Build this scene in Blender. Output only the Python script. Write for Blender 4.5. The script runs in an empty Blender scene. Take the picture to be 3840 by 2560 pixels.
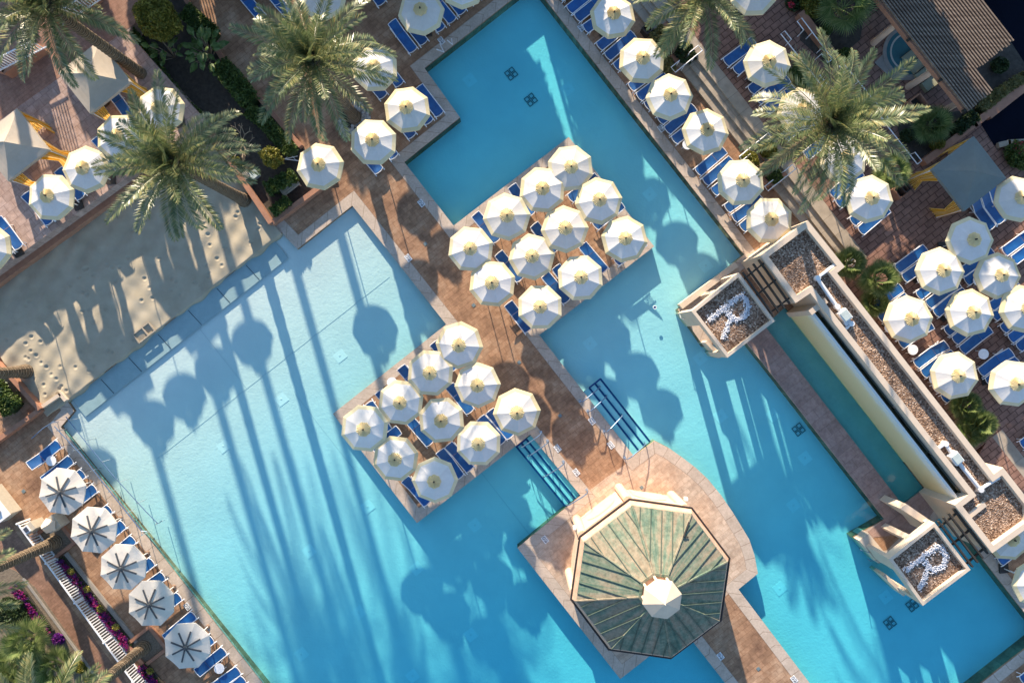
import bpy, bmesh, math, random
import numpy as np
from mathutils import Vector, Matrix
from mathutils.geometry import tessellate_polygon
random.seed(7); RNG = np.random.default_rng(7)
C = bpy.context.scene.collection
R = math.radians
H = 40.0                  # camera height over the pool deck, metres
S = 65.0                  # photo pixels per metre at deck level
def W(px, py, z=0.0):     # photo pixel of a point at height z -> metres
    k = (H - z) / H / S
    return ((px - 1920) * k, (1280 - py) * k)
def W3(px, py, z=0.0):
    x, y = W(px, py, z); return (x, y, z)
U = (0.788, 0.6157)       # pool axis "up right" (world)
V = (0.6157, -0.788)      # pool axis "down right"
AU = math.atan2(U[1], U[0]); AV = math.atan2(V[1], V[0])
def AB(a, b):             # rotated pixel frame -> photo pixel
    return (1920 + a * .788 + b * .6157, 1280 - a * .6157 + b * .788)
ORD = 'first second third fourth fifth sixth seventh eighth ninth tenth eleventh twelfth thirteenth fourteenth fifteenth sixteenth seventeenth eighteenth nineteenth twentieth'.split()

# ------------------------------------------------------------------ materials
def mat(name, fn):
    m = bpy.data.materials.new(name); m.use_nodes = True
    nt = m.node_tree; nt.nodes.clear()
    out = nt.nodes.new('ShaderNodeOutputMaterial')
    sh = fn(nt); nt.links.new(sh, out.inputs['Surface'])
    return m
def N(nt, t, **kw):
    n = nt.nodes.new(t)
    for k, v in kw.items():
        if k.startswith('i_'):
            n.inputs[k[2:].replace('_', ' ')].default_value = v
        else: setattr(n, k, v)
    return n
def objco(nt, rot=0.0, scale=(1, 1, 1)):
    tc = N(nt, 'ShaderNodeTexCoord'); mp = N(nt, 'ShaderNodeMapping')
    mp.inputs['Rotation'].default_value = (0, 0, rot); mp.inputs['Scale'].default_value = scale
    nt.links.new(tc.outputs['Object'], mp.inputs['Vector']); return mp.outputs['Vector']
def geoco(nt, rot=0.0, scale=(1, 1, 1)):
    g = N(nt, 'ShaderNodeNewGeometry'); mp = N(nt, 'ShaderNodeMapping')
    mp.inputs['Rotation'].default_value = (0, 0, rot); mp.inputs['Scale'].default_value = scale
    nt.links.new(g.outputs['Position'], mp.inputs['Vector']); return mp.outputs['Vector']
def noise(nt, vec, scale, detail=4, rough=.6):
    n = N(nt, 'ShaderNodeTexNoise'); n.inputs['Scale'].default_value = scale
    n.inputs['Detail'].default_value = detail; n.inputs['Roughness'].default_value = rough
    nt.links.new(vec, n.inputs['Vector']); return n.outputs['Fac']
def ramp(nt, fac, stops):
    r = N(nt, 'ShaderNodeValToRGB'); e = r.color_ramp.elements
    while len(e) < len(stops): e.new(.5)
    for el, (p, c) in zip(e, stops): el.position = p; el.color = (*c, 1)
    nt.links.new(fac, r.inputs['Fac']); return r.outputs['Color']
def mix(nt, a, b, fac, mode='MIX'):
    m = N(nt, 'ShaderNodeMixRGB', blend_type=mode)
    for s, v in ((m.inputs[1], a), (m.inputs[2], b), (m.inputs[0], fac)):
        if hasattr(v, 'links') or isinstance(v, bpy.types.NodeSocket): nt.links.new(v, s)
        elif isinstance(v, (tuple, list)): s.default_value = (*v[:3], 1)
        else: s.default_value = v
    return m.outputs[0]
def bump(nt, h, strength, dist=.05):
    b = N(nt, 'ShaderNodeBump'); b.inputs['Strength'].default_value = strength; b.inputs['Distance'].default_value = dist
    nt.links.new(h, b.inputs['Height']); return b.outputs['Normal']
def pr(nt, col, rough=.8, nrm=None, spec=.3, metal=0):
    p = N(nt, 'ShaderNodeBsdfPrincipled')
    if isinstance(col, (tuple, list)): p.inputs['Base Color'].default_value = (*col, 1)
    else: nt.links.new(col, p.inputs['Base Color'])
    p.inputs['Roughness'].default_value = rough; p.inputs['Specular IOR Level'].default_value = spec
    p.inputs['Metallic'].default_value = metal
    if nrm is not None: nt.links.new(nrm, p.inputs['Normal'])
    return p.outputs[0]
def plain(name, c1, c2=None, scale=6, rough=.7, b=.0, spec=.3, metal=0):
    c2 = c2 or tuple(x * .85 for x in c1)
    def f(nt):
        v = geoco(nt); n = noise(nt, v, scale)
        col = ramp(nt, n, [(.3, c2), (.7, c1)])
        return pr(nt, col, rough, bump(nt, n, b) if b else None, spec, metal)
    return mat(name, f)
def paver(name, cols, bw, bh, mortar, mcol, big=None, bstr=.4, rot=AU):
    def f(nt):
        v = geoco(nt, -rot)
        br = N(nt, 'ShaderNodeTexBrick'); nt.links.new(v, br.inputs['Vector'])
        br.inputs['Scale'].default_value = 1; br.inputs['Brick Width'].default_value = bw; br.inputs['Row Height'].default_value = bh
        br.inputs['Mortar Size'].default_value = mortar; br.inputs['Color1'].default_value = (1.08, 1.08, 1.08, 1)
        br.inputs['Color2'].default_value = (.86, .86, .86, 1); br.inputs['Mortar'].default_value = (*mcol, 1); br.inputs['Bias'].default_value = 0
        n1 = noise(nt, v, .55, 5, .65); n2 = noise(nt, v, 3.5, 6, .7)
        c = ramp(nt, n1, [(.3, cols[0]), (.5, cols[1]), (.72, cols[2])])
        c = mix(nt, c, ramp(nt, n2, [(.32, (.74, .71, .69)), (.68, (1.18, 1.16, 1.14))]), 1, 'MULTIPLY')
        c = mix(nt, c, br.outputs['Color'], 1, 'MULTIPLY')
        return pr(nt, c, .85, bump(nt, n2, bstr, .02), .2)
    return mat(name, f)
M = {}
M['deck'] = paver('stamped_deck', [(.19, .108, .068), (.345, .205, .122), (.47, .325, .215)], .62, .3, .016, (.76, .73, .7))
M['terrace'] = paver('lilac_pavers', [(.38, .27, .22), (.42, .31, .26), (.35, .235, .18)], .5, .5, .02, (.72, .7, .7))
M['pavers'] = paver('rosy_pavers', [(.22, .125, .095), (.27, .155, .115), (.31, .185, .135)], .62, .34, .026, (.42, .4, .4))
M['path'] = paver('brown_path', [(.2, .115, .075), (.26, .15, .1), (.3, .18, .125)], .3, .15, .012, (.8, .8, .8))
M['walk'] = paver('mauve_walk', [(.3, .2, .17), (.36, .25, .21), (.4, .29, .25)], .9, .6, .015, (.8, .78, .76))
def f_coping(nt):
    uv = N(nt, 'ShaderNodeTexCoord').outputs['UV']
    br = N(nt, 'ShaderNodeTexBrick', offset=0); nt.links.new(uv, br.inputs['Vector'])
    br.inputs['Scale'].default_value = 1; br.inputs['Brick Width'].default_value = .92; br.inputs['Row Height'].default_value = 5
    br.inputs['Mortar Size'].default_value = .018; br.inputs['Color1'].default_value = (1, 1, 1, 1); br.inputs['Color2'].default_value = (.9, .9, .9, 1); br.inputs['Mortar'].default_value = (.55, .5, .47, 1)
    v = geoco(nt); n = noise(nt, v, 1.2, 6, .7); n2 = noise(nt, v, 9, 4)
    c = ramp(nt, n, [(.3, (.42, .34, .265)), (.6, (.54, .44, .35)), (.75, (.60, .50, .41))])
    c = mix(nt, c, ramp(nt, n2, [(.3, (.85, .85, .85)), (.7, (1.08, 1.08, 1.08))]), 1, 'MULTIPLY')
    return pr(nt, mix(nt, c, br.outputs['Color'], 1, 'MULTIPLY'), .8, bump(nt, n2, .3, .01), .25)
M['coping'] = mat('limestone_coping', f_coping)
def f_floor(nt):
    v = geoco(nt); n = noise(nt, v, 7.5, 3, .55); n2 = noise(nt, v, .35, 3); n3 = noise(nt, v, 3.1, 3, .5)
    c = ramp(nt, n2, [(.3, (.66, .68, .68)), (.7, (.74, .76, .75))])
    m = N(nt, 'ShaderNodeMath', operation='ADD'); nt.links.new(n, m.inputs[0]); nt.links.new(n3, m.inputs[1])
    return pr(nt, c, .9, bump(nt, m.outputs[0], .45, .024), .1)
M['plaster'] = mat('pool_plaster', f_floor)
def f_water(nt):
    at = N(nt, 'ShaderNodeAttribute', attribute_name='depth')
    v = geoco(nt); n = noise(nt, v, 2.2, 3, .5)
    col = ramp(nt, at.outputs['Fac'], WATER_STOPS)
    tr = N(nt, 'ShaderNodeBsdfTransparent'); nt.links.new(col, tr.inputs['Color'])
    gl = N(nt, 'ShaderNodeBsdfGlossy'); gl.inputs['Roughness'].default_value = .03
    b = bump(nt, n, .25, .04); nt.links.new(b, gl.inputs['Normal'])
    fr = N(nt, 'ShaderNodeFresnel'); gm = N(nt, 'ShaderNodeNewGeometry')
    mr = N(nt, 'ShaderNodeMapRange'); mr.inputs['To Min'].default_value = 1.33; mr.inputs['To Max'].default_value = 1 / 1.33
    nt.links.new(gm.outputs['Backfacing'], mr.inputs['Value']); nt.links.new(mr.outputs[0], fr.inputs['IOR'])
    nt.links.new(b, fr.inputs['Normal'])
    ms = N(nt, 'ShaderNodeMixShader'); nt.links.new(fr.outputs[0], ms.inputs[0])
    nt.links.new(tr.outputs[0], ms.inputs[1]); nt.links.new(gl.outputs[0], ms.inputs[2])
    return ms.outputs[0]
def sq(c): return tuple(math.sqrt(x) for x in c)
WATER_STOPS = [(0, sq((.84, .95, .90))), (.25, sq((.62, .93, .88))), (.5, sq((.35, .87, .91))), (.75, sq((.20, .83, .88))), (1, sq((.10, .70, .83)))]
M['water'] = mat('clear_pool_water', f_water)
def f_sand(nt):
    v = geoco(nt); n = noise(nt, v, 1.0, 5); n2 = noise(nt, v, 14, 3)
    c = ramp(nt, n, [(.3, (.34, .295, .21)), (.7, (.43, .375, .275))])
    return pr(nt, c, .95, bump(nt, n2, .35, .02), .1)
M['sand'] = mat('raked_sand', f_sand)
def cloth(name, c1, tl=.35, c2=None, nb=.0):
    def f(nt):
        v = geoco(nt); n = noise(nt, v, 5, 3)
        col = ramp(nt, n, [(.3, c2 or tuple(x * .95 for x in c1)), (.7, c1)])
        oi = N(nt, 'ShaderNodeObjectInfo'); col = mix(nt, col, ramp(nt, oi.outputs['Random'], [(0, (.9, .87, .82)), (.5, (1, 1, 1)), (1, (.96, .96, .97))]), 1, 'MULTIPLY')
        n9 = noise(nt, v, 1.3, 4); col = mix(nt, col, ramp(nt, n9, [(.3, (.93, .92, .9)), (.6, (1, 1, 1))]), 1, 'MULTIPLY')
        d = N(nt, 'ShaderNodeBsdfDiffuse'); nt.links.new(col, d.inputs['Color'])
        t = N(nt, 'ShaderNodeBsdfTranslucent'); nt.links.new(col, t.inputs['Color'])
        if nb:
            b = bump(nt, noise(nt, v, 9, 2), nb, .02); nt.links.new(b, d.inputs['Normal'])
        ms = N(nt, 'ShaderNodeMixShader'); ms.inputs[0].default_value = tl
        nt.links.new(d.outputs[0], ms.inputs[1]); nt.links.new(t.outputs[0], ms.inputs[2]); return ms.outputs[0]
    return mat(name, f)
M['canvas'] = cloth('white_canvas', (.88, .86, .81), .32, None, .35)
M['border'] = cloth('cream_border', (.86, .75, .47), .28)
M['cap'] = cloth('cream_cap', (.84, .71, .42), .12)
M['plaincanvas'] = cloth('off_white_canvas', (.76, .70, .62), .25, None, .3)
M['cabana'] = cloth('grey_cabana_canvas', (.50, .43, .34), .1)
M['teal'] = cloth('blue_grey_canvas', (.20, .225, .215), .06)
M['white'] = plain('white_powder_coat', (.80, .80, .80), rough=.4, spec=.5)
M['strap'] = plain('dark_canopy_strap', (.075, .08, .085), rough=.6)
M['finial'] = plain('dark_finial', (.04, .035, .03), rough=.4)
M['pole'] = plain('umbrella_pole', (.7, .68, .62), rough=.5)
def f_sling(nt):
    v = geoco(nt); n = noise(nt, v, 3, 4); g = N(nt, 'ShaderNodeObjectInfo')
    c = ramp(nt, n, [(.3, (.004, .062, .205)), (.7, (.008, .10, .29))])
    hs = N(nt, 'ShaderNodeHueSaturation'); nt.links.new(c, hs.inputs['Color'])
    mr = N(nt, 'ShaderNodeMapRange'); mr.inputs['To Min'].default_value = .75; mr.inputs['To Max'].default_value = 1.25
    nt.links.new(g.outputs['Random'], mr.inputs['Value']); nt.links.new(mr.outputs[0], hs.inputs['Value'])
    return pr(nt, hs.outputs[0], .55, None, .5)
M['sling'] = mat('blue_mesh_sling', f_sling)
def leaf(name, cols, tl=.3, rough=.5, spec=.3):
    def f(nt):
        g = N(nt, 'ShaderNodeNewGeometry')
        col = ramp(nt, g.outputs['Random Per Island'], [(i / max(1, len(cols) - 1), c) for i, c in enumerate(cols)])
        p = pr(nt, col, rough, None, spec)
        t = N(nt, 'ShaderNodeBsdfTranslucent'); nt.links.new(col, t.inputs['Color'])
        ms = N(nt, 'ShaderNodeMixShader'); ms.inputs[0].default_value = tl
        nt.links.new(p, ms.inputs[1]); nt.links.new(t.outputs[0], ms.inputs[2]); return ms.outputs[0]
    return mat(name, f)
M['frond'] = leaf('palm_leaflets', [(.085, .12, .045), (.18, .225, .09), (.125, .165, .065), (.31, .32, .15), (.32, .27, .09)], .28, .36, .6)
M['fan'] = leaf('fan_palm_leaves', [(.07, .12, .03), (.15, .2, .06), (.24, .27, .1)], .3)
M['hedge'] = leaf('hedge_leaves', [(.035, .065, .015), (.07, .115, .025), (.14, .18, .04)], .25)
M['yellowleaf'] = leaf('yellow_green_leaves', [(.10, .12, .02), (.2, .19, .03), (.3, .26, .05)], .3)
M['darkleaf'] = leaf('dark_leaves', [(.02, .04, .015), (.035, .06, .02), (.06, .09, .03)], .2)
M['banana'] = leaf('broad_leaves', [(.05, .1, .02), (.1, .16, .04), (.16, .21, .08)], .3)
M['dryleaf'] = leaf('dry_ground_leaves', [(.16, .15, .05), (.25, .22, .08), (.12, .12, .04)], .2)
M['magenta'] = leaf('magenta_petals', [(.28, .012, .11), (.42, .025, .2), (.2, .01, .13)], .3)
M['purple'] = leaf('purple_petals', [(.07, .01, .14), (.14, .02, .25), (.05, .01, .12), (.3, .02, .22)], .3)
M['yellow'] = leaf('yellow_petals', [(.6, .45, .05), (.05, .08, .02), (.7, .6, .15), (.1, .13, .03), (.04, .06, .02)], .3)
M['red'] = leaf('red_petals', [(.5, .03, .05), (.6, .06, .12)], .2)
def f_bark(nt):
    v = geoco(nt); w = N(nt, 'ShaderNodeTexWave', wave_type='BANDS', bands_direction='Z'); w.inputs['Scale'].default_value = 2.6; w.inputs['Distortion'].default_value = 3.5
    nt.links.new(v, w.inputs['Vector']); n = noise(nt, v, 8)
    c = ramp(nt, mix(nt, w.outputs['Fac'], n, .5), [(.25, (.07, .05, .032)), (.75, (.22, .165, .11))])
    return pr(nt, c, .9, bump(nt, w.outputs['Fac'], .6, .05), .1)
M['bark'] = mat('palm_bark', f_bark)
M['branch'] = plain('bare_branch', (.3, .23, .15), (.2, .15, .1))
M['soil'] = plain('dark_mulch', (.085, .07, .055), (.045, .038, .03), 5, .95, .5)
M['drysoil'] = plain('gravel_soil', (.24, .19, .135), (.13, .10, .07), 12, .95, .5)
M['stucco'] = plain('cream_stucco', (.62, .50, .37), (.55, .44, .33), 2, .85)
M['gazstucco'] = plain('peach_stucco', (.66, .46, .32), (.58, .40, .28), 2, .8)
M['terracotta'] = plain('terracotta_wall', (.40, .20, .12), (.30, .15, .095), 3, .85)
def f_gravel(nt):
    v = geoco(nt); vo = N(nt, 'ShaderNodeTexVoronoi'); vo.inputs['Scale'].default_value = 14; nt.links.new(v, vo.inputs['Vector'])
    n = noise(nt, v, 1.2, 4)
    sp = N(nt, 'ShaderNodeSeparateColor'); nt.links.new(vo.outputs['Color'], sp.inputs[0])
    c = ramp(nt, sp.outputs[0], [(0, (.10, .06, .04)), (.45, (.26, .17, .115)), (.8, (.40, .28, .2)), (1, (.6, .47, .36))])
    c = mix(nt, c, ramp(nt, n, [(.3, (.75, .75, .75)), (.7, (1.1, 1.05, 1))]), 1, 'MULTIPLY')
    return pr(nt, c, .9, bump(nt, vo.outputs['Distance'], .9, .06), .1)
M['gravel'] = mat('roof_gravel', f_gravel)
M['pebble'] = leaf('white_pebbles', [(.6, .6, .6), (.85, .85, .86), (.4, .4, .42), (.75, .75, .76)], 0, .8)
def f_copper(nt):
    v = objco(nt); n2 = noise(nt, v, 4.5, 6, .75)
    sx = N(nt, 'ShaderNodeSeparateXYZ'); nt.links.new(v, sx.inputs[0])
    an = N(nt, 'ShaderNodeMath', operation='ARCTAN2'); nt.links.new(sx.outputs['Y'], an.inputs[0]); nt.links.new(sx.outputs['X'], an.inputs[1])
    am = N(nt, 'ShaderNodeMath', operation='MULTIPLY'); am.inputs[1].default_value = 5; nt.links.new(an.outputs[0], am.inputs[0])
    ln = N(nt, 'ShaderNodeVectorMath', operation='LENGTH'); nt.links.new(v, ln.inputs[0])
    lm = N(nt, 'ShaderNodeMath', operation='MULTIPLY'); lm.inputs[1].default_value = .45; nt.links.new(ln.outputs['Value'], lm.inputs[0])
    cb = N(nt, 'ShaderNodeCombineXYZ'); nt.links.new(am.outputs[0], cb.inputs[0]); nt.links.new(lm.outputs[0], cb.inputs[1])
    n = mix(nt, noise(nt, cb.outputs[0], 1.6, 5, .7), noise(nt, v, .7, 5, .7), .45)
    c = ramp(nt, n, [(.38, (.07, .13, .10)), (.47, (.165, .195, .14)), (.53, (.25, .215, .155)), (.66, (.27, .20, .135))])
    c2 = ramp(nt, n2, [(.35, (.66, .7, .69)), (.65, (1.2, 1.2, 1.2))])
    return pr(nt, mix(nt, c, c2, 1, 'MULTIPLY'), .75, None, .08)
M['copper'] = mat('weathered_copper', f_copper)
M['gutterpaint'] = plain('peach_gutter', (.62, .40, .27), (.46, .28, .19), 3)
M['seam'] = plain('copper_seam', (.09, .13, .1), (.07, .09, .07))
M['darktrim'] = plain('dark_metal_trim', (.045, .035, .03), rough=.5)
M['beam'] = plain('dark_timber', (.045, .038, .03), (.03, .026, .02), 5)
def f_slat(nt):
    v = geoco(nt, -AV, (.35, 6, 1)); n = noise(nt, v, 1.2, 4)
    return pr(nt, ramp(nt, n, [(.3, (.12, .085, .062)), (.55, (.2, .15, .11)), (.75, (.3, .23, .17))]), .8, None, .2)
M['slat'] = mat('weathered_slats', f_slat)
def f_weir(nt):
    v = geoco(nt); sx = N(nt, 'ShaderNodeSeparateXYZ'); nt.links.new(v, sx.inputs[0]); n = noise(nt, v, 3.5, 6, .7)
    a = N(nt, 'ShaderNodeMath', operation='MULTIPLY_ADD'); nt.links.new(sx.outputs['Z'], a.inputs[0]); a.inputs[1].default_value = .35; nm = N(nt, 'ShaderNodeMath', operation='MULTIPLY'); nm.inputs[1].default_value = .3; nt.links.new(n, nm.inputs[0]); nt.links.new(nm.outputs[0], a.inputs[2])
    return pr(nt, ramp(nt, a.outputs[0], [(.15, (.70, .57, .28)), (.82, (.74, .63, .35)), (.95, (.73, .67, .45)), (1.06, (.68, .70, .64))]), .6, None, .4)
M['weir'] = mat('mineral_stained_plaster', f_weir)
M['algae'] = plain('algae_channel', (.05, .055, .025), (.015, .018, .012), 2, .25, 0, .6)
M['pipe'] = plain('white_pvc', (.78, .77, .74), (.6, .58, .55), 2, .5)
M['greybox'] = plain('grey_pump_lid', (.46, .52, .48), rough=.5)
M['bluetile'] = plain('navy_tile', (.012, .06, .19), (.01, .045, .15), 8, .3)
M['greentile'] = plain('green_mosaic', (.03, .16, .13), (.25, .45, .38), 9, .3)
M['steel'] = plain('blue_steel', (.14, .22, .33), (.1, .16, .25), 2, .3, 0, .5, .3)
M['chrome'] = plain('polished_steel', (.62, .64, .66), rough=.25, metal=.6)
M['pond'] = plain('dark_pond_water', (.002, .004, .012), (.0015, .003, .009), 1, .4, 0, .04)
M['spa'] = plain('spa_tile', (.05, .16, .17), (.04, .12, .14), 2, .3)
M['spastep'] = plain('spa_step', (.33, .33, .22), (.28, .28, .19), 2, .5)
M['stonepave'] = plain('grey_stone', (.32, .29, .25), (.24, .22, .19), 2, .8)
def f_step(nt):
    v = geoco(nt, -AV); br = N(nt, 'ShaderNodeTexBrick'); nt.links.new(v, br.inputs['Vector'])
    br.inputs['Scale'].default_value = 1; br.inputs['Brick Width'].default_value = 1.1; br.inputs['Row Height'].default_value = 6; br.inputs['Mortar Size'].default_value = .015
    br.inputs['Color1'].default_value = (1, 1, 1, 1); br.inputs['Color2'].default_value = (.88, .88, .88, 1); br.inputs['Mortar'].default_value = (.6, .6, .6, 1)
    n = noise(nt, v, 2.5, 5); c = ramp(nt, n, [(.3, (.3, .25, .19)), (.7, (.42, .35, .265))])
    return pr(nt, mix(nt, c, br.outputs['Color'], 1, 'MULTIPLY'), .85)
M['step'] = mat('stone_steps', f_step)
def f_curtain(nt):
    uv = N(nt, 'ShaderNodeTexCoord').outputs['UV']
    w = N(nt, 'ShaderNodeTexWave', wave_type='BANDS', bands_direction='X'); w.inputs['Scale'].default_value = 2.2; nt.links.new(uv, w.inputs['Vector'])
    c = ramp(nt, w.outputs['Fac'], [(.4, (.78, .42, .03)), (.6, (.80, .62, .28))])
    d = N(nt, 'ShaderNodeBsdfDiffuse'); nt.links.new(c, d.inputs['Color']); t = N(nt, 'ShaderNodeBsdfTranslucent'); nt.links.new(c, t.inputs['Color'])
    ms = N(nt, 'ShaderNodeMixShader'); ms.inputs[0].default_value = .35; nt.links.new(d.outputs[0], ms.inputs[1]); nt.links.new(t.outputs[0], ms.inputs[2]); return ms.outputs[0]
M['curtain'] = mat('yellow_striped_curtain', f_curtain)
M['cushion'] = plain('taupe_cushion', (.30, .27, .23), rough=.9)
M['wicker'] = plain('dark_wicker', (.07, .05, .04), (.03, .025, .02), 14)
M['marker'] = plain('white_marker_tile', (.74, .74, .72), rough=.4)
M['ink'] = plain('dark_marking', (.05, .06, .08), rough=.6)
M['grille'] = plain('dark_drain_grille', (.16, .21, .22), (.12, .16, .17), 10, .6)
M['wood'] = plain('pale_wood', (.42, .35, .26), (.3, .25, .18), 5)
M['bin'] = plain('beige_bin', (.5, .44, .34), rough=.7)
M['plate'] = plain('pale_floor_plate', (.78, .81, .81), (.74, .77, .77), rough=.9)
M['lit'] = plain('ground_base', (.25, .18, .13), (.2, .15, .11), .2, .95)

# ------------------------------------------------------------------ mesh helpers
class MB:
    def __init__(s): s.v = []; s.f = []; s.m = []; s.uv = {}
    def add(s, vs, fs, mi=0):
        o = len(s.v); s.v += [tuple(p) for p in vs]; s.f += [tuple(o + i for i in f) for f in fs]; s.m += [mi] * len(fs); return s
    def box(s, c, size, rz=0.0, mi=0, rx=0.0, ry=0.0):
        sx, sy, sz = (x / 2 for x in size)
        m = Matrix.Translation(c) @ Matrix.Rotation(rz, 4, 'Z') @ Matrix.Rotation(ry, 4, 'Y') @ Matrix.Rotation(rx, 4, 'X')
        vs = [m @ Vector((x * sx, y * sy, z * sz)) for z in (-1, 1) for x, y in ((-1, -1), (1, -1), (1, 1), (-1, 1))]
        return s.add(vs, [(3, 2, 1, 0), (4, 5, 6, 7), (0, 1, 5, 4), (1, 2, 6, 5), (2, 3, 7, 6), (3, 0, 4, 7)], mi)
    def beam(s, p, q, w, h, mi=0):           # box along p->q, its top face at the given z
        p, q = Vector(p), Vector(q); d = q - p; L = d.length
        d.normalize(); side = Vector((0, 0, 1)).cross(d)
        side = side.normalized() if side.length > 1e-6 else Vector((1, 0, 0)); up = d.cross(side)
        vs = [a + side * (i * w / 2) + up * (j * h / 2) for a in (p, q) for i, j in ((-1, -1), (1, -1), (1, 1), (-1, 1))]
        return s.add(vs, [(0, 1, 2, 3), (7, 6, 5, 4), (0, 4, 5, 1), (1, 5, 6, 2), (2, 6, 7, 3), (3, 7, 4, 0)], mi)
    def tube(s, pts, r, n=8, mi=0, cap=True):
        pts = [Vector(p) for p in pts]; k = len(pts); rr = r if isinstance(r, (list, tuple)) else [r] * k
        o = len(s.v)
        for i, p in enumerate(pts):
            d = (pts[min(i + 1, k - 1)] - pts[max(i - 1, 0)]).normalized()
            a = Vector((0, 0, 1)) if abs(d.z) < .9 else Vector((1, 0, 0))
            x = d.cross(a).normalized(); y = d.cross(x)
            s.v += [tuple(p + (x * math.cos(t) + y * math.sin(t)) * rr[i]) for t in (2 * math.pi * j / n for j in range(n))]
        for i in range(k - 1):
            for j in range(n):
                a, b = o + i * n + j, o + i * n + (j + 1) % n
                s.f.append((a, b, b + n, a + n)); s.m.append(mi)
        if cap:
            s.f.append(tuple(o + j for j in range(n))); s.m.append(mi)
            s.f.append(tuple(o + (k - 1) * n + n - 1 - j for j in range(n))); s.m.append(mi)
        return s
    def cyl(s, c, r0, r1, z0, z1, n=16, mi=0, rot=0.0):
        vs = [(c[0] + r * math.cos(rot + 2 * math.pi * j / n), c[1] + r * math.sin(rot + 2 * math.pi * j / n), z) for r, z in ((r0, z0), (r1, z1)) for j in range(n)]
        return s.add(vs, [(j, (j + 1) % n, n + (j + 1) % n, n + j) for j in range(n)] + [tuple(range(n - 1, -1, -1)), tuple(range(n, 2 * n))], mi)
    def rings(s, rs, n, mi=0, rot=0.0, c=(0, 0), captop=False):     # rs: list of (radius, z)
        o = len(s.v)
        for r, z in rs: s.v += [(c[0] + r * math.cos(rot + 2 * math.pi * j / n), c[1] + r * math.sin(rot + 2 * math.pi * j / n), z) for j in range(n)]
        for i in range(len(rs) - 1):
            for j in range(n):
                a, b = o + i * n + j, o + i * n + (j + 1) % n
                s.f.append((a, b, b + n, a + n)); s.m.append(mi)
        if captop: s.f.append(tuple(o + (len(rs) - 1) * n + j for j in range(n))); s.m.append(mi)
        return s
    def prism(s, poly, z0, z1, mi=0, bottom=False):
        p = list(poly)
        if sum(p[i][0] * p[(i + 1) % len(p)][1] - p[(i + 1) % len(p)][0] * p[i][1] for i in range(len(p))) < 0: p.reverse()
        n = len(p); o = len(s.v)
        s.v += [(x, y, z0) for x, y in p] + [(x, y, z1) for x, y in p]
        for j in range(n):
            s.f.append((o + j, o + (j + 1) % n, o + n + (j + 1) % n, o + n + j)); s.m.append(mi)
        for t in tessellate_polygon([[Vector((x, y, 0)) for x, y in p]]):
            a, b, c = t
            ar = (p[b][0] - p[a][0]) * (p[c][1] - p[a][1]) - (p[c][0] - p[a][0]) * (p[b][1] - p[a][1])
            if ar < 0: a, b, c = a, c, b
            s.f.append((o + n + a, o + n + b, o + n + c)); s.m.append(mi)
        return s
    def build(s, name, mats, parent=None, smooth=False):
        me = bpy.data.meshes.new(name); me.from_pydata(s.v, [], s.f); 
        mats = mats if isinstance(mats, (list, tuple)) else [mats]
        for m in mats: me.materials.append(M[m])
        if len(mats) > 1: me.polygons.foreach_set('material_index', s.m)
        if smooth: me.polygons.foreach_set('use_smooth', [True] * len(me.polygons))
        me.update(); o = bpy.data.objects.new(name, me); C.objects.link(o); adopt(o, parent)
        return o
CH = {}
def adopt(o, parent):
    o.parent = parent
    if parent is not None: CH.setdefault(parent.name, []).append(o)
def quads(name, verts, k, m, parent=None):    # numpy (n*k,3) verts -> n faces with k corners
    verts = np.asarray(verts, dtype=np.float32).reshape(-1, 3); n = len(verts) // k
    me = bpy.data.meshes.new(name); me.vertices.add(len(verts)); me.vertices.foreach_set('co', verts.ravel())
    me.loops.add(len(verts)); me.loops.foreach_set('vertex_index', np.arange(len(verts), dtype=np.int32))
    me.polygons.add(n); me.polygons.foreach_set('loop_start', np.arange(0, n * k, k, dtype=np.int32)); me.polygons.foreach_set('loop_total', np.full(n, k, dtype=np.int32))
    me.materials.append(M[m]); me.update(calc_edges=True); me.validate()
    o = bpy.data.objects.new(name, me); C.objects.link(o); adopt(o, parent); return o
def tag(o, label=None, cat=None, group=None, kind=None):
    if label: o['label'] = label
    if cat: o['category'] = cat
    if group: o['group'] = group
    if kind: o['kind'] = kind
    return o
def thing(name, label, cat, loc=(0, 0, 0), rz=0.0, group=None):
    o = bpy.data.objects.new(name, None); C.objects.link(o); o.location = loc; o.rotation_euler = (0, 0, rz); o.empty_display_size = .2
    return tag(o, label, cat, group)
def kids(o): return CH.get(o.name, [])
def dup(o, parent=None, loc=None, rz=None, label=None, scale=None):
    c = o.copy(); C.objects.link(c); c.parent = parent
    if loc is not None: c.location = loc
    if rz is not None: c.rotation_euler = (0, 0, rz)
    if label: c['label'] = label
    if scale: c.scale = (scale,) * 3
    for ch in kids(o): dup(ch, c)
    return c
def struct(o): return tag(o, kind='structure')
def wp(pts, z=0.0): return [W(x, y, z) for x, y in pts]
def inset(poly, d):                            # move every edge of a CCW world polygon inward by d
    n = len(poly); out = []
    for i in range(n):
        p0, p1, p2 = (Vector(poly[(i + k) % n]) for k in (-1, 0, 1))
        e1 = (p1 - p0).normalized(); e2 = (p2 - p1).normalized()
        n1 = Vector((-e1.y, e1.x)); n2 = Vector((-e2.y, e2.x)); b = (n1 + n2); L = b.length
        b = b / L if L > 1e-6 else n1
        out.append(tuple(p1 + b * (d / max(.3, b.dot(n1)))))
    return out
ZT = 1.2; ZR = .5      # heights of the left and right terraces
def ccw(p):
    return list(p) if sum(p[i][0] * p[(i + 1) % len(p)][1] - p[(i + 1) % len(p)][0] * p[i][1] for i in range(len(p))) > 0 else list(reversed(p))
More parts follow.
